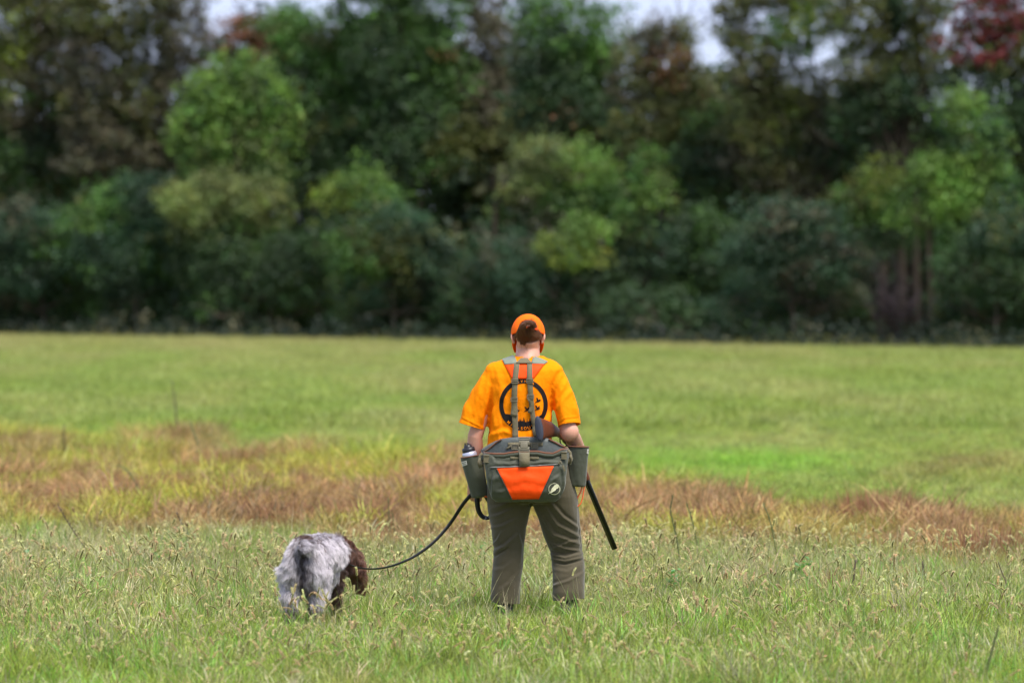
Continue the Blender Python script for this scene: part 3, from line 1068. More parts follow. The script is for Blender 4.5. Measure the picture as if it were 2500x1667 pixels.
tree('low_bush', 'low dark green bush at the field edge right of the person', 'bush',
     [(1590, 760, 120, 55, DGREEN), (1700, 780, 80, 40, BGREEN)],
     -2, 1.2, 0.085, ((1620, .3),), G_B)

# bare purple bush
rb = thing('bare_bush', 'bare purple brown twiggy bush at the right foot of the wood', 'bush', (W(2200, 0, treeline(2200) - D0 - 3).x, treeline(2200) - D0 - 3, 0))
mb = MB()
r_ = random.Random(9)
for k in range(20):
    bx = rb.location.x + r_.uniform(-.35, .35)
    e = Vector((bx + r_.uniform(-.9, .9), rb.location.y + r_.uniform(-.5, .5), r_.uniform(1.0, 2.3)))
    p0 = Vector((bx, rb.location.y + r_.uniform(-.2, .2), 0))
    mid = p0.lerp(e, .55) + Vector((r_.uniform(-.15, .15), 0, .2))
    mb.tube([p0, mid, e], [.020, .013, .005], 5)
    for q in range(4):
        s0 = p0.lerp(mid, r_.uniform(.5, 1)); e2 = s0 + Vector((r_.uniform(-.5, .5), r_.uniform(-.3, .3), r_.uniform(.1, .6)))
        mb.tube([s0, e2], [.012, .004], 4)
link('twigs', mb.mesh('twigs', mat_bark_pale), rb)

# tall weeds where the field ends
def deep_wood():
    r = np.random.default_rng(5)
    n = 17000
    px = r.uniform(-500, 3000, n)
    # skyline of the dark mass behind, low where the photo shows sky
    sk = 250 + 50 * np.sin(px / 170) + 40 * np.sin(px / 61 + 1)
    sk = np.where((px > 620) & (px < 1480), sk - 160, sk)
    py = sk + (830 - sk) * r.random(n) ** 0.9
    off = r.uniform(11, 17, n)
    D = 146 - px / 2500 * 22 + off
    P = np.stack([(px - 1250) / FPX * D, D - D0, CZ - (py - HY) / FPX * D], 1)
    P[:, 2] = np.maximum(P[:, 2], .15)
    T = np.array(DGREEN) * (0.55 + .5 * r.random((n, 1)))
    m = r.random(n) < .25
    T[m] = np.array(OLIVE) * (.5 + .5 * r.random((m.sum(), 1)))
    V, F, T = leaves(P, np.full(n, .6), 13, .26, T, seed=6)
    o = link('far_wood', crown_mesh('far_wood', V, F, T))
    tag(o, 'dark mass of foliage deep in the wood behind the trees', None, None, 'stuff')
    # fringe of weeds and brush along the foot of the trees
    n = 1300
    px = r.uniform(-500, 3000, n)
    D = 146 - px / 2500 * 22 + r.uniform(-5.0, -1.0, n)
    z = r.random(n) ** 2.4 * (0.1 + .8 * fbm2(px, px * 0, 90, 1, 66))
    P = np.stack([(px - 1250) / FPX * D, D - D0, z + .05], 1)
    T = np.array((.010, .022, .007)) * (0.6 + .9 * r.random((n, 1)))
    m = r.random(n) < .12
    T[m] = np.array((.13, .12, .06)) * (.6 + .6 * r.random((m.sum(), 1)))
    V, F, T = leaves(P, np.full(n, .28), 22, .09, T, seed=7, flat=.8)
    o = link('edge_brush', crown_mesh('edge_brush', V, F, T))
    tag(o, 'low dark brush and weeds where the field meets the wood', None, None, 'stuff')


deep_wood()
#==ENDSETTING==
# ------------------------------------------------------------ materials of person, bag, gun, dog
M_skin = plain('skin', (0.60, 0.30, 0.215), 0.5, spec=0.35, var=0.12, scale=25)
M_skin.node_tree.nodes['Principled BSDF'].inputs['Subsurface Weight'].default_value = 0.12
M_skin.node_tree.nodes['Principled BSDF'].inputs['Subsurface Radius'].default_value = (0.01, 0.004, 0.002)
M_shirt = cloth('orange_jersey', (1.0, 0.27, 0.003), 0.8, var=0.03, scale=32, bump=0.6, weave=700, sheen=0.0, spec=0.06, col2=(0.99, 0.24, 0.002))
M_cap = cloth('orange_cap_cloth', (1.0, 0.16, 0.01), 0.8, var=0.03, scale=50, bump=0.25, weave=900, sheen=0.0, spec=0.08)
M_blaze = cloth('blaze_nylon', (1.0, 0.075, 0.004), 0.6, var=0.05, scale=26, bump=0.6, weave=1200, sheen=0.0, spec=0.15)
M_olive = cloth('grey_green_nylon', (0.052, 0.056, 0.036), 0.6, var=0.15, scale=28, bump=0.55, weave=1200, sheen=0.2, spec=0.35)
M_pad = cloth('pale_grey_green_pad', (0.20, 0.225, 0.175), 0.7, var=0.12, scale=35, bump=0.4, weave=1200)
M_web = cloth('olive_webbing', (0.15, 0.125, 0.072), 0.7, var=0.15, scale=60, bump=0.4, weave=1500)
M_buckle = plain('olive_plastic', (0.16, 0.14, 0.095), 0.4, spec=0.4, var=0.1)
M_bind = cloth('brown_binding', (0.16, 0.062, 0.032), 0.75, var=0.15, scale=80, bump=0.3)
M_pants = cloth('olive_brown_trouser_cloth', (0.074, 0.060, 0.034), 0.8, var=0.12, scale=22, bump=0.45, weave=1100, sheen=0.25, spec=0.25)
M_boot = plain('dark_boot_leather', (0.03, 0.026, 0.024), 0.6, var=0.3, scale=30)
M_print = plain('black_print', (0.012, 0.009, 0.010), 0.7, spec=0.2)
M_hair = plain('brown_hair', (0.15, 0.060, 0.030), 0.4, spec=0.4, var=0.45, scale=120)
M_black = plain('black_webbing', (0.012, 0.012, 0.018), 0.45, spec=0.5)
M_gunmetal = plain('blued_steel', (0.016, 0.016, 0.02), 0.22, metal=0.6, spec=0.7, var=0.15)
M_silver = plain('nickel', (0.55, 0.55, 0.58), 0.25, metal=1.0)
M_walnut = plain('walnut_wood', (0.115, 0.032, 0.013), 0.5, spec=0.25, var=0.35, scale=18)
M_rubber = plain('rubber_butt_pad', (0.045, 0.048, 0.070), 0.75, spec=0.3, var=0.15)
M_cream = plain('cream_thread', (0.62, 0.60, 0.40), 0.7)
M_label = plain('white_tag', (0.60, 0.57, 0.50), 0.8)
M_bottle = plain('brushed_bottle', (0.55, 0.55, 0.66), 0.3, metal=0.5)
M_cord = cloth('orange_cord', (0.90, 0.13, 0.03), 0.6, var=0.1)
M_zip = plain('grey_zip', (0.16, 0.15, 0.14), 0.45, var=0.2, scale=300)


def ring(py, l, r, yc, ry):
    c = W((l + r) / 2, py, yc)
    return (c.x, yc, c.z, (r - l) / 2 * (D0 + yc) / FPX, ry)


def end_open(V, F, c, ax, dist, rad, th=0.55):
    """open the closed end of a sleeve or leg"""
    c, ax = np.array(c), np.array(Vector(ax).normalized())
    a, b, d = V[F[:, 0]], V[F[:, 1]], V[F[:, 2]]
    nn = np.cross(b - a, d - a); nn /= np.linalg.norm(nn, axis=1)[:, None] + 1e-12
    ctr = V[F].mean(1)
    rel = ctr - c
    k = (np.abs(rel @ ax) < dist) & (np.linalg.norm(rel - np.outer(rel @ ax, ax), axis=1) < rad) & (nn @ ax > th)
    return keep_faces(V, F, ~k)


def cut_plane(V, F, c, ax, rad):
    """clean straight hem: cut the cloth near c with the plane across ax and drop what lies beyond"""
    c, ax = Vector(c), Vector(ax).normalized()
    bm = bmesh.new()
    vs = [bm.verts.new(v) for v in V.tolist()]
    for f in F.tolist():
        bm.faces.new([vs[i] for i in f])
    bm.verts.ensure_lookup_table()

    def near(p):
        r = p - c
        return (r - ax * r.dot(ax)).length < rad and abs(r.dot(ax)) < .09
    fs = [f for f in bm.faces if near(f.calc_center_median())]
    geom = set(fs)
    for f in fs:
        geom.update(f.edges); geom.update(f.verts)
    bmesh.ops.bisect_plane(bm, geom=list(geom), dist=1e-5, plane_co=c, plane_no=ax)
    kill = [f for f in bm.faces if near(f.calc_center_median()) and (f.calc_center_median() - c).dot(ax) > 1e-5]
    bmesh.ops.delete(bm, geom=kill, context='FACES')
    bmesh.ops.triangulate(bm, faces=list(bm.faces))
    bm.verts.index_update()
    V2 = np.array([v.co[:] for v in bm.verts], dtype=np.float32)
    F2 = np.array([[v.index for v in f.verts] for f in bm.faces], dtype=np.int32)
    bm.free()
    return keep_faces(V2, F2, np.ones(len(F2), bool))


def creases(V, N, amp, sx, sz, seed, aniso=None):
    P = V / np.array([sx, sx, sz])
    if aniso is not None:
        P = np.stack([V @ np.array(a) for a in aniso], 1)
    n = fbm(P, seed, 3)
    rdg = 1 - np.abs(n - 0.5) * 4
    return V + N * (amp * np.clip(rdg, -1, 1))[:, None]


def normals(V, F):
    n = np.zeros_like(V)
    a = np.cross(V[F[:, 1]] - V[F[:, 0]], V[F[:, 2]] - V[F[:, 0]])
    for k in range(F.shape[1]):
        np.add.at(n, F[:, k], a)
    return n / (np.linalg.norm(n, axis=1)[:, None] + 1e-12)


# ------------------------------------------------------------ person
PX0 = W(1295, 1510, 0)
person = thing('person', 'person seen from behind in orange cap, orange shirt and olive trousers walking across the field', 'person', (PX0.x, 0, 0))
HC = W(1289, 818, 0.05)
TILT = Matrix.Rotation(math.radians(-40), 3, 'X')


def hp(x, y, z):
    return HC + TILT @ Vector((x, y, z))


def hell(c, r):
    return ellipsoid(hp(*c), r, 24, 16, TILT)


def hand(wrist, d, palm_n, grip_r=0.014, side=1):
    """palm and five curled fingers round a rod; d = along the palm, palm_n = where the palm faces"""
    d = Vector(d).normalized(); n = Vector(palm_n); n = (n - d * n.dot(d)).normalized(); s = d.cross(n) * side
    out = []
    pc = Vector(wrist) + d * 0.045
    out.append(tube([Vector(wrist) - d * .01, Vector(wrist) + d * .03, Vector(wrist) + d * .085], [(.016, .027), (.017, .040), (.014, .040)], 14, up=n))
    for k, (L, rr) in enumerate(((.9, .0095), (1.0, .0098), (.95, .0092), (.78, .0080))):
        b = Vector(wrist) + d * (.085 - .004 * abs(k - 1.2)) + s * (.030 - .0205 * k)
        p1 = b + (d * .9 + n * .25).normalized() * .036 * L
        p2 = p1 + (d * .05 + n).normalized() * .028 * L
        p3 = p2 + (d * -.9 + n * .3).normalized() * .022 * L
        out.append(tube([b - d * .02, b, p1, p2, p3], [rr * 1.05, rr * 1.05, rr, rr * .93, rr * .7], 10))
    t0 = Vector(wrist) + d * .022 + s * .03
    t1 = t0 + (d * .6 + s * .6 + n * .5).normalized() * .038
    t2 = t1 + (d * .5 + n * .9 - s * .1).normalized() * .030
    t3 = t2 + (n * .5 - s * .6 + d * .3).normalized() * .022
    out.append(tube([Vector(wrist) + d * .01 + s * .012, t0, t1, t2, t3], [.013, .0135, .0115, .0105, .007], 10))
    return out


# joints of the arms
L_sh, L_el, L_wr = W(1206, 918, 0), W(1160, 1066, 0.0), W(1158, 1168, 0.07)
R_sh, R_el, R_wr = W(1352, 918, 0), W(1390, 1056, -0.05), W(1420, 1106, 0.22)
# the gun's line
B0, B1 = W(1397, 1088, 0.34), W(1501, 1340, 0.42)
bdir = (B1 - B0).normalized()

parts = [
    hell((0, -.005, .02), (.076, .096, .094)), hell((0, .035, -.05), (.062, .066, .083)), hell((0, .066, -.105), (.036, .030, .026)),
    hell((0, .108, -.048), (.012, .018, .020)), hell((0, .088, -.006), (.046, .016, .010)), hell((0, .094, -.084), (.021, .010, .008)),
    hell((.045, .055, -.04), (.022, .03, .025)), hell((-.045, .055, -.04), (.022, .03, .025)),
    tube([W(1286, 905, .0), W(1288, 878, .01), W(1289, 850, .035), hp(0, -.02, -.04)], [.085, .070, .064, .062], 20),
]
for sx in (-1, 1):
    er = TILT @ Matrix.Rotation(sx * math.radians(28), 3, 'Z')
    parts.append(ellipsoid(hp(sx * .086, -.006, -.022), (.0075, .020, .030), 14, 10, er))
    parts.append(ellipsoid(hp(sx * .080, .004, -.046), (.008, .012, .013), 12, 8, er))
body_rings = [ring(1180, 1205, 1385, 0, .10), ring(1100, 1202, 1340, 0, .10), ring(1000, 1205, 1338, 0, .10), ring(930, 1205, 1345, 0, .10), ring(895, 1230, 1340, 0, .075), ring(880, 1260, 1318, 0, .06)]
parts.append(loft(body_rings))
parts += [
    tube([L_sh, L_sh.lerp(L_el, .5), L_el, L_el.lerp(L_wr, .25), L_el.lerp(L_wr, .65), L_wr, L_wr + Vector((0, .01, -.03))], [.040, .040, .042, .046, .038, .029, .029], 18),
    tube([R_sh, R_sh.lerp(R_el, .5), R_el.lerp(R_sh, .12), R_el], [.040, .040, .048, .046], 18),
    ellipsoid(R_el + Vector((0, -.004, .004)), (.053, .050, .056), 18, 12),
    tube([R_el + Vector((0, 0, 0)), R_el.lerp(R_wr, .3), R_el.lerp(R_wr, .7), R_wr], [.046, .046, .037, .029], 18),
    tube([W(1245, 1180, 0), W(1240, 1345, .02), W(1238, 1480, 0)], [.09, .055, .04], 16),
    tube([W(1355, 1180, 0), W(1385, 1345, .05), W(1388, 1480, 0)], [.09, .055, .04], 16),
]
lh_w = L_wr + Vector((0, .012, -.02))
parts += hand(lh_w, (-0.05, .35, -1), (0.35, .9, .2), side=1)
parts += hand(R_wr + Vector((0, .0, 0)), (B0.lerp(B1, .06) - R_wr) + Vector((0, -.02, 0)), Vector((-.6, .5, -.4)), side=-1)
V, F, N = fuse(parts, 0.0045, 3)
body = link('body', make_mesh('body', V, F, M_skin), person)

# shirt
hemL, axL = W(1151, 1040, 0), (W(1151, 1040, 0) - W(1180, 945, 0))
hemR, axR = W(1388, 1038, -.045), (W(1388, 1038, -.045) - W(1372, 945, 0))
sp = [loft([ring(1135, 1190, 1352, 0, .135), ring(1095, 1187, 1350, 0, .135), ring(1050, 1190, 1347, 0, .128), ring(1000, 1194, 1349, -.004, .126), ring(950, 1190, 1352, -.012, .126),
            ring(920, 1186, 1366, -.012, .118), ring(903, 1185, 1376, -.008, .110), ring(894, 1189, 1372, -.004, .102), ring(886, 1201, 1362, 0, .090), ring(879, 1222, 1350, .006, .080), ring(873, 1244, 1334, .012, .071), ring(866, 1257, 1321, .016, .065)], 40, 2.25),
      tube([W(1217, 911, 0), W(1201, 932, 0), W(1180, 965, 0), W(1163, 1003, 0), hemL, hemL + axL.normalized() * .035], [(.078, .070), (.082, .068), (.082, .072), (.078, .076), (.074, .079), (.074, .080)], 24, up=(0, 1, 0)),
      tube([W(1346, 910, 0), W(1360, 935, 0), W(1374, 970, -.015), W(1384, 1005, -.035), hemR, hemR + axR.normalized() * .035], [(.078, .066), (.082, .066), (.080, .066), (.076, .066), (.070, .066), (.069, .066)], 24, up=(0, 1, 0))]
V, F, N = fuse(sp, 0.0055, 7)
V, F = cut_plane(V, F, hemL, axL, .105)
V, F = cut_plane(V, F, hemR, axR, .088)
V, F = cut_plane(V, F, W(1289, 869.5, .016), (0, 0, 1), .09)
V, F = cut_plane(V, F, W(1271, 1128, 0), (0, 0, -1), .3)
N = normals(V, F)
# soft hanging folds
pyv = (CZ - V[:, 2]) / (D0 + V[:, 1]) * FPX + HY
low = np.clip((pyv - 930) / 120, 0, 1)
n = fbm(np.stack([V[:, 0] / .06 + V[:, 2] * 2.0, V[:, 1] / .09, V[:, 2] / .28], 1), 51, 3) - .5
V = V + N * (n * 2 * (.005 + .014 * low))[:, None]
n = fbm(np.stack([V[:, 0] / .03 + V[:, 2] * 9, V[:, 1] / .05, V[:, 2] / .075 - V[:, 0] * 5], 1), 57, 2) - .5
V = V + N * (n * .006)[:, None]
shirt_folds = [
    ([(1196, 1030), (1215, 990), (1232, 950)], .004, 7), ([(1192, 1080), (1208, 1040), (1206, 1000)], .005, 6),
    ([(1350, 960), (1349, 1000), (1357, 1042)], -.003, 4), ([(1196, 950), (1197, 990), (1196, 1030)], -.003, 4),
    ([(1352, 985), (1372, 950), (1385, 925)], .004, 6), ([(1350, 1012), (1375, 975), (1398, 950)], .004, 6), ([(1353, 950), (1366, 925), (1372, 912)], .003, 5),
    ([(1176, 925), (1170, 960), (1155, 1010)], .004, 6), ([(1190, 940), (1187, 980), (1175, 1030)], .0035, 6),
    ([(1300, 1060), (1335, 1030), (1350, 1000)], .006, 7), ([(1230, 1062), (1250, 1040), (1255, 1000)], .003, 7),
    ([(1196, 1064), (1230, 1052), (1250, 1060)], .005, 6), ([(1215, 912), (1222, 940), (1220, 970)], .003, 8), ([(1362, 900), (1345, 930), (1342, 960)], .003, 8),
    ([(1404, 985), (1408, 1005), (1414, 1015)], .004, 5), ([(1361, 1036), (1380, 1024), (1415, 1020)], -.002, 2.2), ([(1121, 1019), (1150, 1034), (1182, 1050)], -.002, 2.2),
]
V = folds(V, N, [(p_, a_ * 1.5, w_) for p_, a_, w_ in shirt_folds])
shirt = link('shirt', make_mesh('shirt', V, F, M_shirt), person)
solidify(shirt, .0022)
shirt_tree = bvh([shirt])
mb = MB()
col_pts = []
for k in range(25):
    a = 2 * math.pi * k / 24
    col_pts.append(W(1289, 870.5 - 2.2 * math.sin(a), 0) + Vector((math.cos(a) * .067, .016 + math.sin(a) * .069, 0)))
mb.tube(col_pts, (.011, .004) if False else .0055, 8, cap=False)
link('collar', mb.mesh('collar', M_shirt), shirt)

# print on the back of the shirt
mb = MB()
CX_, CY_ = 1278, 988


def ell_pt(th, r):
    return CX_ + math.sin(th) * 59 * r, CY_ - math.cos(th) * 63 * r


nseg = 120
rows = [1.0, .94, .89, .83]
Vp = [[drape(shirt_tree, *ell_pt(2 * math.pi * k / nseg, q), .0022) for k in range(nseg)] for q in rows]
base_i = len(mb.v)
VV = [v for row in Vp for v in row]
FF = [(i * nseg + k, i * nseg + (k + 1) % nseg, (i + 1) * nseg + (k + 1) % nseg, (i + 1) * nseg + k) for i in range(3) for k in range(nseg)]
mb.add(VV, FF)
# dark ground with grass tips inside the lower part of the ring
rg = random.Random(3)
cols_ = 66
prev = None
Vg, Fg = [], []
for i in range(cols_ + 1):
    x = 1229 + (1327 - 1229) * i / cols_
    inside = max(0.0, 1 - ((x - CX_) / (59 * .86)) ** 2) ** .5
    yb = CY_ + 63 * .86 * inside
    yt = 1030 + 1.5 * math.sin(x * .3)
    if x < 1248:
        yt = 1009 + (x - 1229) * .15
    elif x < 1256:
        yt = 1010 + (x - 1248) * 2.2
    if x > 1310:
        yt = 1020 - (x - 1310) * .7
    yt -= (i % 2) * rg.uniform(2, 15) if 1252 < x < 1312 else 0
    yt = min(yt, yb - .5)
    for q in range(4):
        Vg.append(drape(shirt_tree, x, yt + (yb + 2 - yt) * q / 3, .0020))
for i in range(cols_):
    for q in range(3):
        a = i * 4 + q
        Fg.append((a, a + 1, a + 5, a + 4))
mb.add(Vg, Fg)


def flat_shape(pts):
    """a filled outline on the shirt, fanned from its middle"""
    cx, cy = sum(p[0] for p in pts) / len(pts), sum(p[1] for p in pts) / len(pts)
    Vs = [drape(shirt_tree, cx, cy, .0022)] + [drape(shirt_tree, x, y, .0022) for x, y in pts]
    mb.add(Vs, [(0, k + 1, (k + 1) % len(pts) + 1) for k in range(len(pts))])


def bird(cx, cy, s, wing):
    flat_shape([(cx + a * s, cy + b * s) for a, b in ((-9, 5), (-4, 1), (0, -2), (4, -3), (8, -2.5), (5, .5), (1, 2.5), (-4, 3))])
    flat_shape([(cx + a * s, cy + b * s) for a, b in ((-2, -1), (-6 * wing, -9), (-2 * wing, -8.5), (2, -2), (1, 0))])
    flat_shape([(cx + a * s, cy + b * s) for a, b in ((0, -1), (3, -7 * wing), (7, -8 * wing), (4, -1))])


bird(1313, 979, 1.0, .6); bird(1312, 998, .95, 1.0); bird(1286, 1001, .95, 1.0); bird(1265, 1003, .55, .8)
link('print', mb.mesh('print', M_print, False), shirt)


def glyph(ch):
    cu = bpy.data.curves.new('g', 'FONT'); cu.body = ch; cu.align_x = 'CENTER'; cu.size = 1; cu.offset = .012
    o = bpy.data.objects.new('g', cu); C.objects.link(o)
    dg = bpy.context.evaluated_depsgraph_get()
    me = bpy.data.meshes.new_from_object(o.evaluated_get(dg))
    v = [tuple(q.co) for q in me.vertices]; f = [tuple(p.vertices) for p in me.polygons]
    bpy.data.objects.remove(o); bpy.data.meshes.remove(me)
    return v, f


mb = MB()


def arc_text(s, r, th0, th1, size, top):
    for i, ch in enumerate(s):
        th = th0 + (th1 - th0) * (i / (len(s) - 1))
        v, f = glyph(ch)
        x0, y0 = ell_pt(th, r)
        out = []
        a = th if top else th + math.pi
        for (gx, gy, _) in v:
            ux, uy = gx * size, gy * size
            X = x0 + ux * math.cos(a) + uy * math.sin(a)
            Y = y0 + ux * math.sin(a) - uy * math.cos(a)
            out.append(drape(shirt_tree, X, Y, .0040))
        mb.add(out, f)


arc_text('NAVHDA', .87, math.radians(-25), math.radians(26), 7.5, True)
link('lettering', mb.mesh('lettering', M_shirt, False), shirt)
mb = MB()
arc_text('MID-SOUTH', .965, math.radians(222), math.radians(147), 10, False)
link('lettering', mb.mesh('lettering', M_shirt, False), shirt)

# trousers
pp = [loft([ring(1090, 1196, 1382, 0, .130), ring(1130, 1192, 1390, -.005, .140), ring(1175, 1188, 1402, -.012, .148), ring(1205, 1187, 1409, -.01, .140), ring(1228, 1190, 1412, -.005, .115)], 36, 2.3),
      loft([ring(1170, 1190, 1300, -.01, .125), ring(1210, 1187, 1300, -.01, .120), ring(1240, 1190, 1297, 0, .112), ring(1290, 1198, 1285, .01, .100), ring(1341, 1205, 1279, .02, .088),
            ring(1380, 1202, 1277, .01, .084), ring(1410, 1200, 1272, 0, .082), ring(1455, 1198, 1270, -.01, .080), ring(1478, 1199, 1270, -.01, .078)], 32, 2.2),
      loft([ring(1170, 1300, 1400, -.01, .125), ring(1210, 1298, 1411, -.01, .120), ring(1240, 1303, 1414, .0, .112), ring(1265, 1314, 1416, .015, .106), ring(1309, 1328, 1419, .04, .098), ring(1348, 1344, 1423, .06, .088),
            ring(1371, 1346, 1426, .045, .084), ring(1405, 1348, 1427, .015, .080), ring(1445, 1349, 1428, -.01, .078), ring(1474, 1351, 1427, -.015, .074)], 32, 2.2)]
V, F, N = fuse(pp, 0.0055, 5)
V, F = cut_plane(V, F, W(1234, 1472, -.01), (-.05, 0, -1), .13)
V, F = cut_plane(V, F, W(1389, 1463, -.015), (.07, 0, -1), .13)
N = normals(V, F)
n = fbm(np.stack([V[:, 0] / .10 + V[:, 2] / .22, V[:, 1] / .12, V[:, 2] / .20 - V[:, 0] / .16], 1), 71, 3) - .5
V = V + N * (n * .012)[:, None]
pf = [
    # left leg
    ([(1192, 1262), (1215, 1258), (1245, 1245)], .006, 5), ([(1196, 1290), (1225, 1284), (1262, 1266)], .005, 5), ([(1198, 1242), (1230, 1232), (1270, 1218)], .005, 6),
    ([(1204, 1346), (1232, 1332), (1262, 1306)], .008, 5), ([(1206, 1358), (1222, 1348), (1240, 1338)], -.008, 4), ([(1204, 1392), (1228, 1388), (1252, 1370)], .003, 6),
    ([(1202, 1330), (1214, 1318), (1224, 1300)], .005, 4), ([(1222, 1440), (1244, 1424), (1266, 1398)], .004, 6), ([(1262, 1290), (1272, 1330), (1270, 1370)], .005, 5),
    # right leg
    ([(1345, 1228), (1375, 1262), (1414, 1290)], .008, 5), ([(1330, 1236), (1360, 1280), (1418, 1312)], .007, 5), ([(1326, 1262), (1352, 1305), (1420, 1330)], .007, 5),
    ([(1345, 1326), (1378, 1338), (1420, 1346)], .006, 4), ([(1343, 1352), (1380, 1362), (1424, 1350)], .008, 5), ([(1347, 1370), (1380, 1376), (1424, 1366)], -.010, 4),
    ([(1352, 1390), (1385, 1396), (1415, 1380)], .003, 6), ([(1350, 1430), (1388, 1418), (1424, 1398)], .006, 5), ([(1350, 1340), (1390, 1322), (1418, 1320)], .005, 4),
    ([(1412, 1220), (1414, 1290), (1420, 1350)], -.004, 2.5),
    ([(1296, 1225), (1299, 1240)], -.01, 6),
]
V = folds(V, N, [(p_, a_ * 1.1, w_ * .8) for p_, a_, w_ in pf], facing=0.15)
trousers = link('trousers', make_mesh('trousers', V, F, M_pants), person)
solidify(trousers, .003)

for cx, cyy in ((1235, -.01), (1389, -.015)):
    a = W(cx, 1500, cyy)
    mb = MB()
    q = fuse([tube([(a.x, cyy, .21), (a.x, cyy, .15), (a.x, cyy, .09), (a.x, cyy + .0, .05)], [.060, .058, .050, .046], 16),
              ellipsoid((a.x, cyy - .015, .045), (.042, .055, .045)), ellipsoid((a.x, cyy + .08, .045), (.046, .10, .042)), ellipsoid((a.x, cyy + .15, .036), (.044, .06, .034)),
              box((a.x, cyy + .06, .012), .085, .27, .022, None, .01)], .006, 3)
    link('boot', make_mesh('boot', q[0], q[1], M_boot), person)

# hair, cap
Vh, Fh = hell((0, -.008, .016), (.081, .103, .098))
loc = [TILT.transposed() @ (Vector(v) - HC) for v in Vh]
FhK = []
for f in Fh:
    c = sum((loc[i] for i in f), Vector()) / 4
    if (c.y < -.035 and c.z > -.068 + .25 * abs(c.x)) or (c.y < .05 and c.z > -.01):
        FhK.append(f)
mb = MB(); mb.add(Vh, FhK)
mb.add(*ellipsoid(W(1274, 804, -.082), (.016, .018, .038), 18, 12, Matrix.Rotation(.12, 3, 'Y')))
mb.add(*ellipsoid(W(1291, 788, -.090), (.020, .016, .012), 18, 12))
mb.add(*ellipsoid(W(1288, 822, -.034), (.042, .022, .018), 18, 12))
rh = random.Random(8)


def strand(pts, r=.0011):
    mb.tube(pts, [r, r, r * .9, r * .4][:len(pts)], 4, cap=False)


def hstrand(P, r=.0009):
    Q = catmull(P, 5)
    strand_r = [r * (1 - .75 * (i / (len(Q) - 1)) ** 3) for i in range(len(Q))]
    mb.tube(Q, strand_r, 3, cap=False)


for k in range(620):       # the loop of hair that comes out through the cap
    g = rh.gauss
    lane = g(0, 1)
    P = [W(1278 + lane * 4, 832 + g(0, 5), -.045 + g(0, .004)), W(1274 + lane * 4.2, 820 + g(0, 2), -.078 + g(0, .004)), W(1273 + lane * 3.2, 804 + g(0, 1.5), -.104 + g(0, .005)),
         W(1279 + lane * 2.8, 792 + g(0, 1.8), -.112 + g(0, .006)), W(1291 + lane * 2, 787 + g(0, 1.8), -.112 + g(0, .006)), W(1302 + g(0, 2.2), 790 + g(0, 2.2), -.106 + g(0, .006))]
    if rh.random() < .6:
        P.append(W(1306 + g(0, 3), 797 + g(0, 3), -.10 + g(0, .006)))
    if rh.random() < .3:
        P.append(W(1300 + g(0, 5), 800 + g(0, 3), -.10))
    hstrand(P)
for k in range(620):       # under the cap, drawn up from the nape
    g = rh.gauss
    x0 = max(1254, min(1326, 1290 + rh.uniform(-1, 1) * 34)); y0 = 829 - abs(x0 - 1289) * .12 + g(0, 4)
    dx = abs(x0 - 1289) / 34
    yb = -.048 + .045 * dx * dx
    hstrand([W(x0, y0, yb), W(x0 * .85 + 1285 * .15, y0 - 9, yb - .022), W(x0 * .65 + 1282 * .35, y0 - 19, yb - .035), W(x0 * .5 + 1280 * .5, y0 - 29, -.09)])
for k in range(16):        # wisps
    x0 = 1285 + rh.gauss(0, 11)
    hstrand([W(x0, 842, -.05), W(x0 + rh.gauss(0, 2), 850, -.052), W(x0 + rh.gauss(0, 4), 858 + rh.uniform(-4, 4), -.05)], .0004)
for k in range(14):
    x0 = 1298 + rh.gauss(0, 6)
    hstrand([W(x0, 785, -.108), W(x0 + rh.uniform(-1, 4), 779, -.114), W(x0 + rh.uniform(-5, 5), 773 + rh.uniform(-1, 4), -.112)], .0004)
link('hair', mb.mesh('hair', M_hair), person)

na, nb_ = 96, 30
Vc, Fc = [], []
RC = (.0925, .111, .101)


def cap_edge(y):
    return -.006 + .42 * min(y, 0)


for j in range(nb_ + 1):
    for i in range(na):
        th = 2 * math.pi * i / na
        x, y = math.cos(th), math.sin(th)
        zb = cap_edge(y * RC[1])
        e0 = math.asin(max(-.9, min(.9, (zb - .012) / RC[2])))
        e = e0 + (math.pi / 2 - e0) * (j / nb_)
        k = math.cos(e) ** .92 if math.cos(e) > 0 else 0
        seam = 1 + .006 * (abs(math.sin(3 * th)) ** 6 * -1)
        Vc.append(Vector((x * RC[0] * k * seam, y * RC[1] * k * seam, .012 + math.sin(e) * RC[2])))
Fc = []
for j in range(nb_):
    for i in range(na):
        f = (j * na + i, j * na + (i + 1) % na, (j + 1) * na + (i + 1) % na, (j + 1) * na + i)
        c = sum((Vc[q] for q in f), Vector()) / 4
        if c.y < 0 and abs(c.x) < .044 and c.z > cap_edge(c.y) + .020:
            top = .032 * (1 - (c.x / .046) ** 2) ** .5 - .010
            if c.z < top:
                continue
        Fc.append(f)
mb = MB(); mb.add([HC + TILT @ v for v in Vc], Fc)
cap = mb.obj('cap', M_cap, person)
solidify(cap, .002, 1)
def cap_pt(th, t, lift=.0012):
    x, y = math.cos(th), math.sin(th)
    e0 = math.asin(max(-.9, min(.9, (cap_edge(y * RC[1]) - .012) / RC[2])))
    e = e0 + (math.pi / 2 - e0) * t
    k = math.cos(e) ** .92 if math.cos(e) > 1e-6 else 0
    return HC + TILT @ Vector((x * (RC[0] + lift) * k, y * (RC[1] + lift) * k, .012 + math.sin(e) * (RC[2] + lift)))


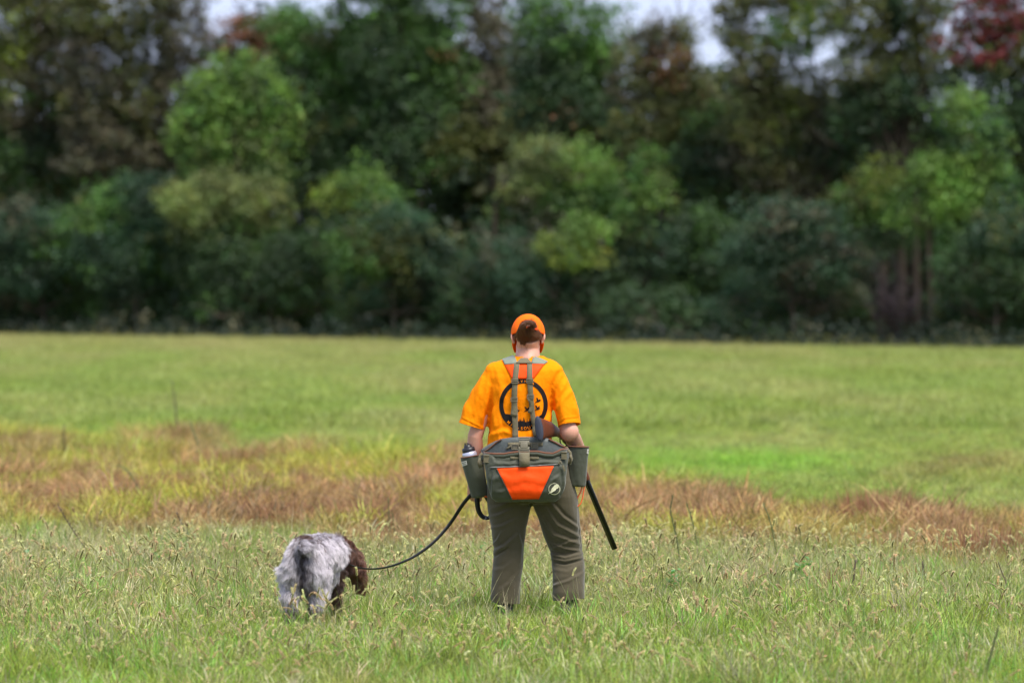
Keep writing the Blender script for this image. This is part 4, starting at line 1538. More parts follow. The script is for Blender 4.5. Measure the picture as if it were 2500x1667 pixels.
for th in (-38, -142, 22, 158, 90):
    q = MB(); q.tube([cap_pt(math.radians(th), t / 14) for t in range(14)], .0012, 6)
    q.obj('seam', M_blaze, cap)
q = MB(); q.tube([cap_pt(math.radians(-62 + k * 304 / 40 if k else -62), .025) for k in range(41)], .0014, 6)
q.obj('hem', M_blaze, cap)
mb = MB()
nu, nv = 20, 8
Vb = []
for j in range(nv + 1):
    for i in range(nu + 1):
        u = i / nu * 2 - 1; v = j / nv
        yb0 = RC[1] * math.sqrt(max(0, 1 - (u * .92) ** 2)) * .985
        y = yb0 + v * (.070 * (1 - .75 * u ** 4) + (.1 - yb0) * .8)
        Vb.append(hp(u * .088 * (1 - .16 * v * v), y, .018 - .036 * u ** 4 - .020 * v))
mb.add(Vb, [(j * (nu + 1) + i, j * (nu + 1) + i + 1, (j + 1) * (nu + 1) + i + 1, (j + 1) * (nu + 1) + i) for j in range(nv) for i in range(nu)])
br = mb.obj('brim', M_cap, cap); solidify(br, .003, 0)
mb = MB()
pts = []
for k in range(13):
    x = -.006 + .056 * k / 12
    y = -RC[1] * math.sqrt(max(0, 1 - (x / RC[0]) ** 2)) - .004
    pts.append(hp(x, y, cap_edge(y) + .012))
mb.tube(pts, [(.009, .0015)] * 13, 8, up=TILT @ Vector((0, 0, 1)))
mb.obj('strap', M_blaze, cap)
mb = MB(); mb.add(*ellipsoid(hp(0, 0, .114), (.007, .007, .003), 10, 6)); mb.obj('button', M_cap, cap)

# ------------------------------------------------------------ game bag with its braces
bag = thing('game_bag', 'grey green waist bag with orange panel and braces worn on the back of the person', 'bag', (W(1282, 0, 0).x, -.2, W(0, 1160, 0).z))


def link_to(root, name, mb_, mat, smooth=True, thick=None, off=0):
    o = mb_.obj(name, mat, root, smooth)
    if thick:
        solidify(o, thick, off)
    return o


# yoke and pads on the shoulders
y_mb = MB()
y_mb.add(*patch(shirt_tree, [(1232, 890), (1330, 889), (1302, 925), (1250, 925)], 14, 8, .006))
yoke = link_to(bag, 'yoke', y_mb, M_blaze, thick=.003)
for quad in ([(1227, 879), (1256, 869), (1263, 889), (1233, 891)], [(1302, 869), (1337, 884), (1329, 890), (1297, 889)]):
    q = MB(); q.add(*patch(shirt_tree, [(quad[0][0], quad[0][1]), (quad[1][0], quad[1][1]), (quad[2][0], quad[2][1]), (quad[3][0], quad[3][1])], 8, 5, .007))
    link_to(bag, 'shoulder_pad', q, M_pad, thick=.006)
# the pads go on over the shoulders to the front
for sx, x0 in ((-1, 1244), (1, 1322)):
    q = MB()
    P = [W(x0, 884, -.02), W(x0 + sx * 3, 878, .03), W(x0 + sx * 2, 880, .09), W(x0, 905, .135), W(x0, 980, .145), W(x0 + sx * 10, 1085, .15)]
    q.tube(P, [(.005, .030)] * 6, 8, up=(0, -1, .4))
    link_to(bag, 'shoulder_strap', q, M_pad)
q = MB(); q.add(*patch(shirt_tree, [(1272, 877), (1288, 877), (1300, 889), (1259, 889)], 8, 4, .016)); link_to(bag, 'grab_handle', q, M_web, thick=.003)
braces = [([(1262, 888), (1258, 930), (1256, 965), (1257, 1010), (1258, 1068)], 13), ([(1293, 888), (1293, 925), (1295, 965), (1300, 1010), (1309, 1068)], 13)]
for pts, w in braces:
    q = MB(); q.add(*ribbon(shirt_tree, pts, w, .012)); link_to(bag, 'brace', q, M_web, thick=.002)
for pts, w in (([(1256, 978), (1256, 998), (1254, 1016)], (14, 13)), ([(1294, 972), (1299, 990), (1292, 1008)], (14, 8))):
    q = MB(); q.add(*ribbon(shirt_tree, pts, w, .018)); link_to(bag, 'strap_tail', q, M_web, thick=.002)
for cx, cy in ((1257, 931), (1293, 930), (1256, 975), (1294.5, 968)):
    q = MB(); c = drape(shirt_tree, cx, cy, .017)
    for dz in (-.010, .0, .010):
        q.box(c + Vector((0, -.001, dz)), .038, .006, .0045, None, .0012)
    for dx in (-.0175, .0175):
        q.box(c + Vector((dx, 0, 0)), .004, .006, .024, None, .001)
    link_to(bag, 'slider_buckle', q, M_buckle)

# main pouch
V, F, N = fuse([loft([ring(1224, 1212, 1356, -.20, .045), ring(1216, 1200, 1368, -.205, .066), ring(1200, 1194, 1376, -.21, .080), ring(1170, 1188, 1382, -.21, .086), ring(1140, 1184, 1385, -.205, .082),
                      ring(1118, 1181, 1387, -.195, .074), ring(1106, 1180, 1388, -.19, .066)], 48, 4.2)], .005, 5)
n = fbm(V / np.array([.07, .07, .05]), 81, 3) - .5
V = V + N * (n * .013)[:, None]
N = normals(V, F)
bf = [([(1215, 1128), (1245, 1134), (1262, 1124)], .004, 4), ([(1300, 1132), (1330, 1126), (1358, 1130)], .005, 4), ([(1200, 1115), (1206, 1128), (1222, 1134)], .004, 4), ([(1290, 1116), (1312, 1122), (1340, 1112)], .004, 4),
      ([(1200, 1155), (1197, 1185), (1196, 1210)], -.005, 3), ([(1370, 1150), (1373, 1180), (1368, 1212)], -.005, 3), ([(1205, 1172), (1222, 1160), (1238, 1166)], .004, 5), ([(1330, 1200), (1345, 1175), (1366, 1160)], .004, 4),
      ([(1215, 1205), (1235, 1196), (1246, 1204)], .003, 5), ([(1240, 1175), (1280, 1168), (1330, 1176)], .003, 10), ([(1250, 1200), (1285, 1192), (1318, 1200)], .003, 8), ([(1196, 1139), (1280, 1137), (1368, 1133)], -.004, 3)]
V = folds(V, N, bf)
pouch = link_to(bag, 'main_pouch', MB(), M_olive)
pouch.data = make_mesh('main_pouch', V, F, M_olive)
pt = bvh([pouch])
q = MB(); q.add(*patch(pt, [(1212, 1143), (1353, 1138), (1317, 1217), (1250, 1218.5)], 26, 16, .003)); link_to(bag, 'orange_panel', q, M_blaze, thick=.002)
q = MB()
for pts in ([(1212, 1143), (1250, 1218.5)], [(1353, 1138), (1317, 1217)]):
    q = MB(); q.add(*ribbon(pt, pts, 1.6, .006))
    link_to(bag, 'panel_seam', q, M_olive, thick=.002)
q = MB(); q.add(*ribbon(pt, [(1197, 1141), (1240, 1140), (1300, 1137), (1362, 1133)], 3.2, .006)); zp = link_to(bag, 'zip', q, M_zip, thick=.003)
q = MB()
zc = drape(pt, 1366, 1129, .012)
q.box(zc, .012, .008, .022, Matrix.Rotation(.5, 3, 'Y'), .002)
q.tube([zc + Vector((.002, -.006, .008)), zc + Vector((.010, -.012, -.004)), zc + Vector((.014, -.010, -.014))], .002, 6)
q.box(zc + Vector((.022, -.008, -.032)), .010, .004, .034, Matrix.Rotation(-.35, 3, 'Y'), .001)
z2 = q.obj('zip_pull', M_web, None); z2.parent = zp
# lip of the pouch in brown binding
lip = [(1181, 1106), (1188, 1106), (1196, 1107), (1212, 1108), (1230, 1108), (1246, 1105), (1264, 1103), (1290, 1102), (1312, 1102), (1332, 1106), (1350, 1107), (1360, 1103), (1370, 1097), (1386, 1096)]
q = MB()
P = []
for x, y in lip:
    e = abs(x - 1284) / 102
    P.append(W(x, y, -.192 - .078 * max(0, 1 - e ** 4) ** .5))
q.tube(P, [(.006, .0045)] * len(P), 8, up=(0, 0, 1))
link_to(bag, 'binding', q, M_bind)
q = MB()      # soft rim of cloth between the lip and the pouch body
Vr, n2 = [], len(lip)
for (x, y), p in zip(lip, P):
    Vr += [p, p + Vector((0, -.004, -.012)), W(x, max(y + 10, 1112), p.y - .002)]
q.add(Vr, [(i * 3 + k, i * 3 + k + 1, i * 3 + 4 + k, i * 3 + 3 + k) for i in range(n2 - 1) for k in range(2)])
link_to(bag, 'pouch_rim', q, M_olive, thick=.003)
# back panel that rises to the braces
topc = [(1175, 1098), (1184, 1091), (1195, 1084), (1208, 1077), (1225, 1071), (1245, 1068), (1265, 1066.5), (1284, 1066), (1303, 1066.5), (1325, 1068), (1342, 1071), (1356, 1077), (1370, 1084), (1380, 1090), (1390, 1096)]
q = MB(); Vr = []
for x, y in topc:
    e = abs(x - 1284) / 110
    yy = -.052 - .112 * max(0, 1 - e ** 2.6)
    for k in range(6):
        t = k / 5
        Vr.append(W(x, y + (1122 - y) * t, yy - .006 * math.sin(t * 3)))
n2 = len(topc)
q.add(Vr, [(i * 6 + k, i * 6 + k + 1, i * 6 + 7 + k, i * 6 + 6 + k) for i in range(n2 - 1) for k in range(5)])
bp_ = link_to(bag, 'back_panel', q, cloth('grey_nylon', (.085, .095, .092), .5, var=.15, scale=30, bump=.6, weave=1200, spec=.4), thick=.004)
q = MB()
for pts in ([(1181, 1103), (1192, 1097), (1203, 1088), (1213, 1079), (1224, 1072)], [(1340, 1072), (1352, 1078), (1366, 1086), (1378, 1091), (1387, 1095)]):
    q = MB(); q.tube([W(x, y, -.060 - .112 * max(0, 1 - (abs(x - 1284) / 110) ** 2.6)) for x, y in pts], [(.005, .006)] * len(pts), 6, up=(0, 0, 1))
    link_to(bag, 'panel_binding', q, M_bind)
# belt round the front
q = MB(); Pb = []
for k in range(25):
    a = math.pi * k / 24
    c = W(1284, 1108, 0)
    Pb.append(Vector((c.x + math.cos(a) * .228, -.03 + math.sin(a) * .185, c.z)))
q.tube(Pb, [(.026, .004)] * 25, 6, up=(0, 0, 1)); link_to(bag, 'belt', q, M_web)
# webbing, buckle
pb = bvh([bp_])
q = MB(); q.add(*ribbon(pb, [(1240, 1085), (1325, 1084)], 10, .004)); q.add(*ribbon(pb, [(1236, 1096), (1258, 1083)], 5, .006))
link_to(bag, 'webbing', q, M_web, thick=.002)
q = MB(); q.add(*ribbon(pt, [(1246, 1116), (1316, 1115)], 11, .004)); link_to(bag, 'webbing', q, M_web, thick=.002)
q = MB()
Vr = []
for x, y, yy in ((0, 1104, -.282), (0, 1112, -.292), (.3, 1122, -.302), (.3, 1137.5, -.306)):
    Vr += [W(1267.5 + x, y, yy), W(1280 + x, y, yy - .002), W(1293 + x, y, yy)]
q.add(Vr, [(i * 3 + k, i * 3 + k + 1, i * 3 + 4 + k, i * 3 + 3 + k) for i in range(3) for k in range(2)])
link_to(bag, 'closure_strap', q, M_web, thick=.003)


def buckle(cx, cy, yy, w, h, lean=0.0):
    q = MB()
    c = W(cx, cy, yy); s = 1 / 440
    w *= s; h *= s
    R_ = Matrix.Rotation(lean, 3, 'X')

    def bx(dx, dz, sx, sz, sy=.010, dy=0):
        q.box(c + R_ @ Vector((dx * w, dy, dz * h)), sx * w, sy, sz * h, R_, .0018)
    bx(0, .47, 1, .06); bx(0, .36, 1, .05); bx(-.46, .40, .08, .18); bx(.46, .40, .08, .18)
    bx(0, .20, .94, .16, .012); bx(0, .0, .66, .36, .014, -.001); bx(0, -.21, .94, .14, .012)
    for sx in (-1, 1):
        bx(sx * .42, .12, .12, .16); bx(sx * .42, -.14, .12, .12)
    bx(0, -.35, 1, .06); bx(0, -.47, 1, .06); bx(-.46, -.38, .08, .2); bx(.46, -.38, .08, .2)
    link_to(bag, 'buckle', q, M_buckle)


buckle(1279.5, 1087, -.262, 27, 40, -.25)
for cx, cy in ((1257, 1091), (1305, 1089)):
    q = MB(); c = W(cx, cy, -.182)
    for dz in (-.013, .013):
        q.box(c + Vector((0, 0, dz)), .038, .008, .005, None, .0015)
    for dx in (-.018, .018):
        q.box(c + Vector((dx, 0, 0)), .005, .008, .03, None, .0015)
    q.box(c + Vector((0, .002, 0)), .028, .004, .022, None, .001)
    link_to(bag, 'slider_buckle', q, M_buckle)
# straps at the sides of the pouch
for x0, y0, sg in ((1187, 1120, -1), (1377, 1112, 1)):
    q = MB(); c = W(x0, y0, -.262 if sg > 0 else -.255)
    q.box(c, .030, .008, .042, None, .002); q.box(c + Vector((0, -.005, .018)), .034, .005, .004); q.box(c + Vector((0, -.005, -.018)), .034, .005, .004)
    link_to(bag, 'side_buckle', q, M_web)
    q = MB()
    xs = [(x0 + sg * 9, y0 - 14), (x0 + sg * 15, y0 - 8), (x0 + sg * 17, y0 + 2), (x0 + sg * 12, y0 + 12), (x0 + sg * 10, y0 + 20)]
    q.tube([W(x, y, -.20) for x, y in xs], [(.0015, .008)] * 5, 6, up=(.3, -1, 0))
    q.tube([W(x0 + sg * 15, y0 - 2, -.205), W(x0 + sg * 19, y0 + 8, -.205), W(x0 + sg * 15, y0 + 22, -.2)], [(.0015, .007)] * 3, 6, up=(.3, -1, 0))
    link_to(bag, 'strap_tail', q, M_web)
# emblem
q = MB(); Vr, nn_ = [], 36
for k in range(nn_):
    a = 2 * math.pi * k / nn_
    Vr += [drape(pt, 1353 + math.cos(a) * 14, 1193 + math.sin(a) * 14, .0045), drape(pt, 1353 + math.cos(a) * 12.9, 1193 + math.sin(a) * 12.9, .0045)]
q.add(Vr, [(2 * k, 2 * k + 1, (2 * k + 3) % (2 * nn_), (2 * k + 2) % (2 * nn_)) for k in range(nn_)])
lo = [(1342, 1202), (1345, 1197.5), (1347, 1192), (1351, 1187.5), (1355, 1182.5), (1357, 1183.5), (1359, 1181), (1364, 1183), (1364.5, 1188), (1361, 1192.5), (1359, 1192), (1356, 1196.5), (1351, 1199.5), (1347, 1201.5), (1338, 1205)]
Vr = [drape(pt, 1353, 1192, .0055)] + [drape(pt, x, y, .0050) for x, y in lo]
q.add(Vr, [(0, k + 1, (k + 1) % len(lo) + 1) for k in range(len(lo))])
link_to(bag, 'emblem', q, M_cream, False, thick=.0008)

# side pouches
def side_pouch(a, b, ra, rb, yy, fold_seed, tagpos):
    ax = (b - a).normalized()
    V, F, N = fuse([tube([a - ax * .015, a + (b - a) * .12, a + (b - a) * .5, a + (b - a) * .85, b - ax * .006, b], [(ra * .9, ra), (ra * .88, ra), (ra * .84, ra * .5 + rb * .5), (rb * .9, rb * 1.05), (rb * .85, rb), (rb * .6, rb * .75)], 28, up=(0, 1, 0))], .005, 3)
    n = fbm(np.stack([V[:, 0] / .05 + V[:, 2] / .2, V[:, 1] / .05, V[:, 2] / .22], 1), fold_seed, 3) - .5
    V = V + N * (n * .014)[:, None]
    # hollow: open the top
    V, F = cut_plane(V, F, a + ax * .006, -ax, ra * 1.4)
    sp_ = link_to(bag, 'side_pouch', MB(), M_olive)
    sp_.data = make_mesh('side_pouch', V, F, M_olive)
    solidify(sp_, .003)
    q = MB(); P = []
    o1 = Vector((0, 1, 0)); o2 = ax.cross(o1).normalized()
    for k in range(29):
        t = 2 * math.pi * k / 28
        P.append(a + ax * .004 + o1 * ra * .9 * math.sin(t) + o2 * ra * math.cos(t))
    q.tube(P, .0038, 6, cap=False)
    bnd = q.obj('binding', M_bind, None); bnd.parent = sp_
    return sp_


lp_a, lp_b = W(1152, 1111, -.03), W(1171, 1214, -.03)
sp1 = side_pouch(lp_a, lp_b, .063, .046, 0, 5, None)
rp_a, rp_b = W(1412, 1088, -.045), W(1408, 1188, -.045)
sp2 = side_pouch(rp_a, rp_b, .059, .049, 0, 15, None)
for spx, quad in ((sp1, [(1127, 1127), (1139, 1124), (1141, 1134), (1130, 1138)]), (sp2, [(1433, 1096), (1438, 1097), (1437, 1108), (1432, 1107)])):
    tr_ = bvh([spx])
    q = MB(); q.add(*patch(tr_, quad, 4, 3, .004, fallback=-.05)); t1 = q.obj('sewn_tag', M_label, None, False); t1.parent = spx; solidify(t1, .001, 0)
    q = MB()
    for (u0, v0, u1) in ((.1, .32, .45), (.5, .30, .9), (.2, .68, .55), (.62, .66, .88)):
        def uv(u, v):
            (x0, y0), (x1, y1), (x2, y2), (x3, y3) = quad
            return (x0 * (1 - u) + x1 * u) * (1 - v) + (x3 * (1 - u) + x2 * u) * v, (y0 * (1 - u) + y1 * u) * (1 - v) + (y3 * (1 - u) + y2 * u) * v
        q.add(*ribbon(tr_, [uv(u0, v0), uv(u1, v0)], 1.3, .0055, fallback=-.055))
    t2 = q.obj('tag_print', M_print, None, False); t2.parent = spx
# orange cord loop under the right pouch
q = MB()
q.tube([W(x, y, -.03) for x, y in ((1422, 1186), (1418, 1200), (1411, 1213), (1405, 1226), (1405, 1234), (1411, 1236), (1418, 1229), (1423, 1214), (1425, 1200), (1427, 1186))], .0035, 8)
link_to(bag, 'cord_loop', q, M_cord)
q = MB(); q.tube([W(1178, 1212, -.03), W(1184, 1211, -.05), W(1190, 1213, -.04)], .005, 8); link_to(bag, 'cord_end', q, M_cord)

# ------------------------------------------------------------ water bottle in the left pouch
bt = thing('water_bottle', 'silver water bottle with black cap sticking out of the left bag pouch', 'bottle', tuple(W(1158, 1190, -.03)))
ax = (W(1141, 1086, -.03) - W(1158, 1160, -.03)).normalized()
b0 = W(1158, 1160, -.03)


def along(d):
    return b0 + ax * d


q = MB(); q.tube([along(0), along(.01), along(.115), along(.125), along(.131), along(.137)], [.030, .036, .041, .040, .036, .030], 28); q.obj('bottle_body', M_bottle, bt)
q = MB(); q.tube([along(.131), along(.135), along(.155), along(.159)], [.033, .036, .035, .026], 28)
q.tube([along(.157), along(.162), along(.172), along(.175)], [.026, .022, .020, .010], 20)
q.tube([along(.162) + Vector((-.014, 0, 0)), along(.180) + Vector((-.012, 0, 0)), along(.181) + Vector((.004, 0, 0)), along(.168) + Vector((.016, 0, 0))], .004, 6)
q.obj('bottle_cap', M_black, bt)

# ------------------------------------------------------------ shotgun, broken open over the right arm
gun = thing('shotgun', 'black and walnut shotgun carried broken open under the right arm, barrels hanging down', 'shotgun', tuple(B0))
S = [W(1315, 1046.5, -.235), W(1316, 1046.5, -.225), W(1325, 1046, -.16), W(1345, 1048, -.05), W(1360, 1054, .09), W(1370, 1062, .17), W(1380, 1070, .25)]
upv = (-.12, 0.1, 1)
q = MB(); q.tube(S[1:], [(.067, .0185), (.058, .019), (.044, .020), (.026, .019), (.022, .017), (.026, .018)], 20, up=upv); q.obj('stock', M_walnut, gun)
q = MB(); q.tube([S[0] - (S[2] - S[0]).normalized() * .004, S[0], S[1], S[1] + (S[2] - S[1]).normalized() * .012], [(.058, .014), (.070, .0205), (.0710, .0215), (.069, .0205)], 24, up=upv); q.obj('butt_pad', M_rubber, gun)
q = MB(); q.tube([S[6] - (S[6] - S[5]) * .3, S[6], W(1388, 1078, .31), B0], [(.024, .019), (.030, .021), (.031, .021), (.024, .020)], 16, up=upv)
q.tube([W(1366, 1062, .16), W(1368, 1082, .20), W(1378, 1090, .25), W(1386, 1088, .29)], .0035, 8)
q.tube([W(1374, 1068, .2), W(1376, 1078, .21)], .003, 6)
q.obj('receiver', M_gunmetal, gun)
q = MB(); q.tube([W(1362, 1050, .12), W(1368, 1049, .15), W(1373, 1052, .19)], [(.004, .006), (.005, .010), (.004, .008)], 8); q.obj('top_lever', M_silver, gun)
bn = bdir.cross(Vector((0, 1, 0))).normalized()
side = (bn * .30 + Vector((0, -.95, 0))).normalized()
for sg in (-1, 1):
    q = MB(); q.tube([B0 + side * sg * .0113, B0.lerp(B1, .3) + side * sg * .0113, B1 + side * sg * .0113], [.0128, .0115, .0110], 20, cap=False)
    o = q.obj('barrel', M_gunmetal, gun); solidify(o, .0018)
q = MB(); ribv = side * -.024
q.tube([B0 + ribv, B1 + ribv], [(.0015, .004)] * 2, 6, up=side); q.obj('rib', M_gunmetal, gun)
q = MB(); q.tube([B0 + bdir * .02, B0 + bdir * .06, B0 + bdir * .2, B0.lerp(B1, .36)], [(.026, .021), (.030, .025), (.028, .023), (.019, .016)], 18, up=side); q.obj('forend', M_walnut, gun)

# ------------------------------------------------------------ leash
lz = [(1166, 1196, .12), (1150, 1208, .10), (1130, 1231, .10), (1098, 1279, .12), (1060, 1322, .02), (1020, 1353, -.10), (985, 1371, -.25), (950, 1383, -.38), (915, 1388.5, -.48), (880, 1386.5, -.56), (853, 1378, -.58), (838, 1371, -.55), (832, 1368, -.50)]


leash = thing('leash', 'black webbing leash that sags from the left hand of the person to the dog', 'leash', tuple(W(1150, 1208, .1)))


def strap(pts, wd, tw0, tw1, name, mat, th=.0032):
    P = catmull([W(*p) for p in pts])
    q = MB(); Vr = []
    for i, p in enumerate(P):
        t = (P[min(i + 1, len(P) - 1)] - P[max(i - 1, 0)]).normalized()
        s = i / (len(P) - 1)
        a = Vector((0, 1, 0)); up_ = t.cross(a).normalized()
        w = (up_ * math.cos(tw0 + (tw1 - tw0) * s) + a * math.sin(tw0 + (tw1 - tw0) * s)) * (wd[0] + (wd[1] - wd[0]) * s) / 2
        Vr += [p - w, p + w]
    q.add(Vr, [(2 * i, 2 * i + 1, 2 * i + 3, 2 * i + 2) for i in range(len(P) - 1)])
    o = q.obj(name, mat, leash); solidify(o, th, 0)
    return o


strap(lz, (.023, .015), .30, 1.40, 'strap', M_black, .0024)
strap([(1165, 1205, .04), (1165, 1225, .04), (1168, 1245, .05), (1176, 1259, .06), (1186, 1264, .07), (1196, 1261, .10), (1200, 1240, .14), (1180, 1205, .12)], (.030, .022), .2, .9, 'hand_loop', M_black)
q = MB(); q.tube([W(1173, 1262, .06), W(1180, 1268, .06), W(1187, 1266, .06), W(1186, 1261, .06)], .0018, 6); q.obj('ring', M_silver, leash)

# ------------------------------------------------------------ dog
DA = math.radians(-11)
DB = Vector((W(742, 1540, -1.1).x, -1.1, 0))
dog = thing('dog', 'shaggy grey roan dog with brown head, seen from behind on a leash', 'dog', tuple(DB))
RD = Matrix.Rotation(DA, 3, 'Z')


def dp(x, y, z):
    return DB + RD @ Vector((x * .85, y, z * 1.10))


def de(c, r, rot=None):
    m = RD if rot is None else RD @ rot
    return ellipsoid(dp(*c), r, 20, 14, m)


def dt(pts, rad, n=16, flat=1.0):
    return tube([dp(*p) for p in pts], rad, n, flat)


dparts = [
    dt([(0, -.02, .335), (0, .02, .345), (0, .12, .355), (0, .25, .355), (0, .40, .350), (0, .50, .350), (.03, .57, .35)], [(.07, .07), (.108, .105), (.112, .115), (.108, .118), (.118, .128), (.115, .118), (.09, .08)], 22),
    de((0, .44, .28), (.105, .13, .12)),
    # hindquarters
    de((-.070, .02, .30), (.058, .085, .12)), de((.066, .02, .30), (.058, .085, .12)),
    dt([(-.080, .03, .30), (-.088, .035, .22), (-.088, -.015, .155), (-.086, -.02, .10), (-.084, -.005, .045)], [.066, .054, .040, .028, .024]),
    dt([(.075, .05, .30), (.080, .075, .235), (.074, .02, .170), (.070, .005, .11), (.07, .02, .045)], [.066, .052, .036, .024, .022]),
    de((-.084, .02, .022), (.032, .045, .022)), de((.07, .045, .022), (.030, .045, .022)),
    # forelegs
    dt([(-.070, .46, .28), (-.068, .45, .19), (-.06, .47, .10), (-.06, .475, .04)], [.05, .036, .026, .024]),
    dt([(.075, .50, .28), (.070, .50, .19), (.065, .53, .10), (.065, .535, .04)], [.05, .036, .026, .024]),
    de((-.06, .50, .02), (.03, .045, .02)), de((.065, .56, .02), (.03, .045, .02)),
    # neck, head turned to the right and hanging low
    dt([(.02, .50, .365), (.07, .58, .365), (.120, .63, .345)], [.085, .078, .070]),
    de((.130, .65, .315), (.060, .078, .068)),
    dt([(.145, .68, .285), (.158, .715, .235), (.170, .74, .185)], [.052, .042, .034]),
    de((.171, .742, .18), (.031, .03, .03)),
    # short tail stub
    dt([(0, -.015, .405), (.005, -.065, .420), (.04, -.085, .410), (.075, -.085, .395)], [.030, .026, .023, .016]),
]
V, F, N = fuse(dparts, .007, 4)
N = normals(V, F)
M_dogskin = plain('dog_skin', (0.13, 0.10, 0.10), 0.9, spec=0.1, var=.4, scale=30)
link('body', make_mesh('body', V, F, M_dogskin), dog)
M_earskin = plain('brown_dog_skin', (0.06, 0.026, 0.016), 0.9, spec=0.1, var=.4, scale=30)
DV = (V - np.array(DB)) @ np.array(RD)      # local coordinates


def fur_material(name):
    m, n, l = mat_new(name)
    n.remove(n['Principled BSDF'])
    at = n.new('ShaderNodeAttribute'); at.attribute_name = 'tint'
    hi = n.new('ShaderNodeHairInfo')
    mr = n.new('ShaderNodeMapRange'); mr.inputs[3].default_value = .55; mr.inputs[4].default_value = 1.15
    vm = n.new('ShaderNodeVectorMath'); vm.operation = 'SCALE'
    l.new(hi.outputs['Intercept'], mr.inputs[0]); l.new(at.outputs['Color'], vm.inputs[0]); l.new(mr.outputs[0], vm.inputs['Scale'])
    df = n.new('ShaderNodeBsdfDiffuse'); gl = n.new('ShaderNodeBsdfGlossy'); gl.inputs['Roughness'].default_value = .45
    mxs = n.new('ShaderNodeMixShader'); mxs.inputs[0].default_value = .07
    l.new(vm.outputs[0], df.inputs['Color']); l.new(df.outputs[0], mxs.inputs[1]); l.new(gl.outputs[0], mxs.inputs[2])
    l.new(mxs.outputs[0], n['Material Output'].inputs['Surface'])
    return m


def fur(name, V, F, N, count, length, radius, tint_fn, dir_fn, parent, seg=6, seed=0, mask=None):
    r = np.random.default_rng(seed)
    A, B_, Cc = V[F[:, 0]], V[F[:, 1]], V[F[:, 2]]
    area = np.linalg.norm(np.cross(B_ - A, Cc - A), axis=1)
    w = area.copy()
    if mask is not None:
        w = w * mask[F[:, 0]]
    w /= w.sum()
    fi = r.choice(len(F), count, p=w)
    u, v = r.random((count, 1)), r.random((count, 1))
    D = V[F[fi, 3]] if F.shape[1] == 4 else V[F[fi, 2]]
    P0 = (V[F[fi, 0]] * (1 - u) + V[F[fi, 1]] * u) * (1 - v) + (D * (1 - u) + V[F[fi, 2]] * u) * v
    n0 = N[F[fi, 0]]
    g = dir_fn(P0, n0)                                    # lay of the coat
    g /= np.linalg.norm(g, axis=1)[:, None]
    # locks: hairs lean to a shared noise direction
    cell = np.stack([fbm(P0 / .022 + 31 * k, seed + k, 2) - .5 for k in range(3)], 1)
    cell2 = np.stack([fbm(P0 / .055 + 57 * k, seed + 9 + k, 2) - .5 for k in range(3)], 1)
    L = length * r.uniform(.55, 1.15, (count, 1)) if not callable(length) else length(P0)[:, None] * r.uniform(.55, 1.15, (count, 1))
    pts = np.zeros((count, seg, 3))
    p = P0.copy() - n0 * .002
    pts[:, 0] = p
    for s_ in range(1, seg):
        t = s_ / (seg - 1)
        d = n0 * (1 - t) * .9 + g * (.55 + .7 * t) + cell * 2.2 * (.3 + t) + cell2 * 1.6 + r.normal(0, .10, (count, 3))
        d /= np.linalg.norm(d, axis=1)[:, None]
        p = p + d * L / (seg - 1)
        pts[:, s_] = p
    hc = bpy.data.hair_curves.new(name)
    hc.add_curves([seg] * count)
    hc.attributes['position'].data.foreach_set('vector', pts.astype(np.float32).ravel())
    ra = hc.attributes.get('radius') or hc.attributes.new('radius', 'FLOAT', 'POINT')
    rr_ = np.tile(np.linspace(1, .25, seg), count) * radius
    ra.data.foreach_set('value', rr_.astype(np.float32))
    T = tint_fn(P0, n0, r)
    ta = hc.attributes.new('tint', 'FLOAT_COLOR', 'CURVE')
    ta.data.foreach_set('color', np.concatenate([T, np.ones((count, 1))], 1).astype(np.float32).ravel())
    hc.materials.append(M_fur)
    o = link(name, hc, parent)
    return o


M_fur = fur_material('dog_fur')


def loc_d(P):
    return ((P - np.array(DB)) @ np.array(RD)) / np.array([.85, 1, 1.10])


def lay(P, n):
    q = loc_d(P)
    d = np.zeros_like(P)
    d[:, 2] = -1.0
    back = np.clip((q[:, 2] - .36) / .08, 0, 1) * (q[:, 1] < .6)
    rump = np.clip((.05 - q[:, 1]) / .08, 0, 1)
    loc_dir = np.zeros_like(P)
    loc_dir[:, 1] = -.7 * back * (1 - rump) - .1
    loc_dir[:, 0] = np.sign(q[:, 0]) * .35 * rump
    tail = (q[:, 1] < -.045) & (q[:, 2] > .37)
    loc_dir[tail] = np.array([.9, -.2, 1.0 * 0 + .35])
    head = q[:, 1] > .62
    loc_dir[head] = np.array([.3, .1, 0])
    d = d + loc_dir @ np.array(RD).T
    d -= n * (d * n).sum(1)[:, None] * .7
    return d


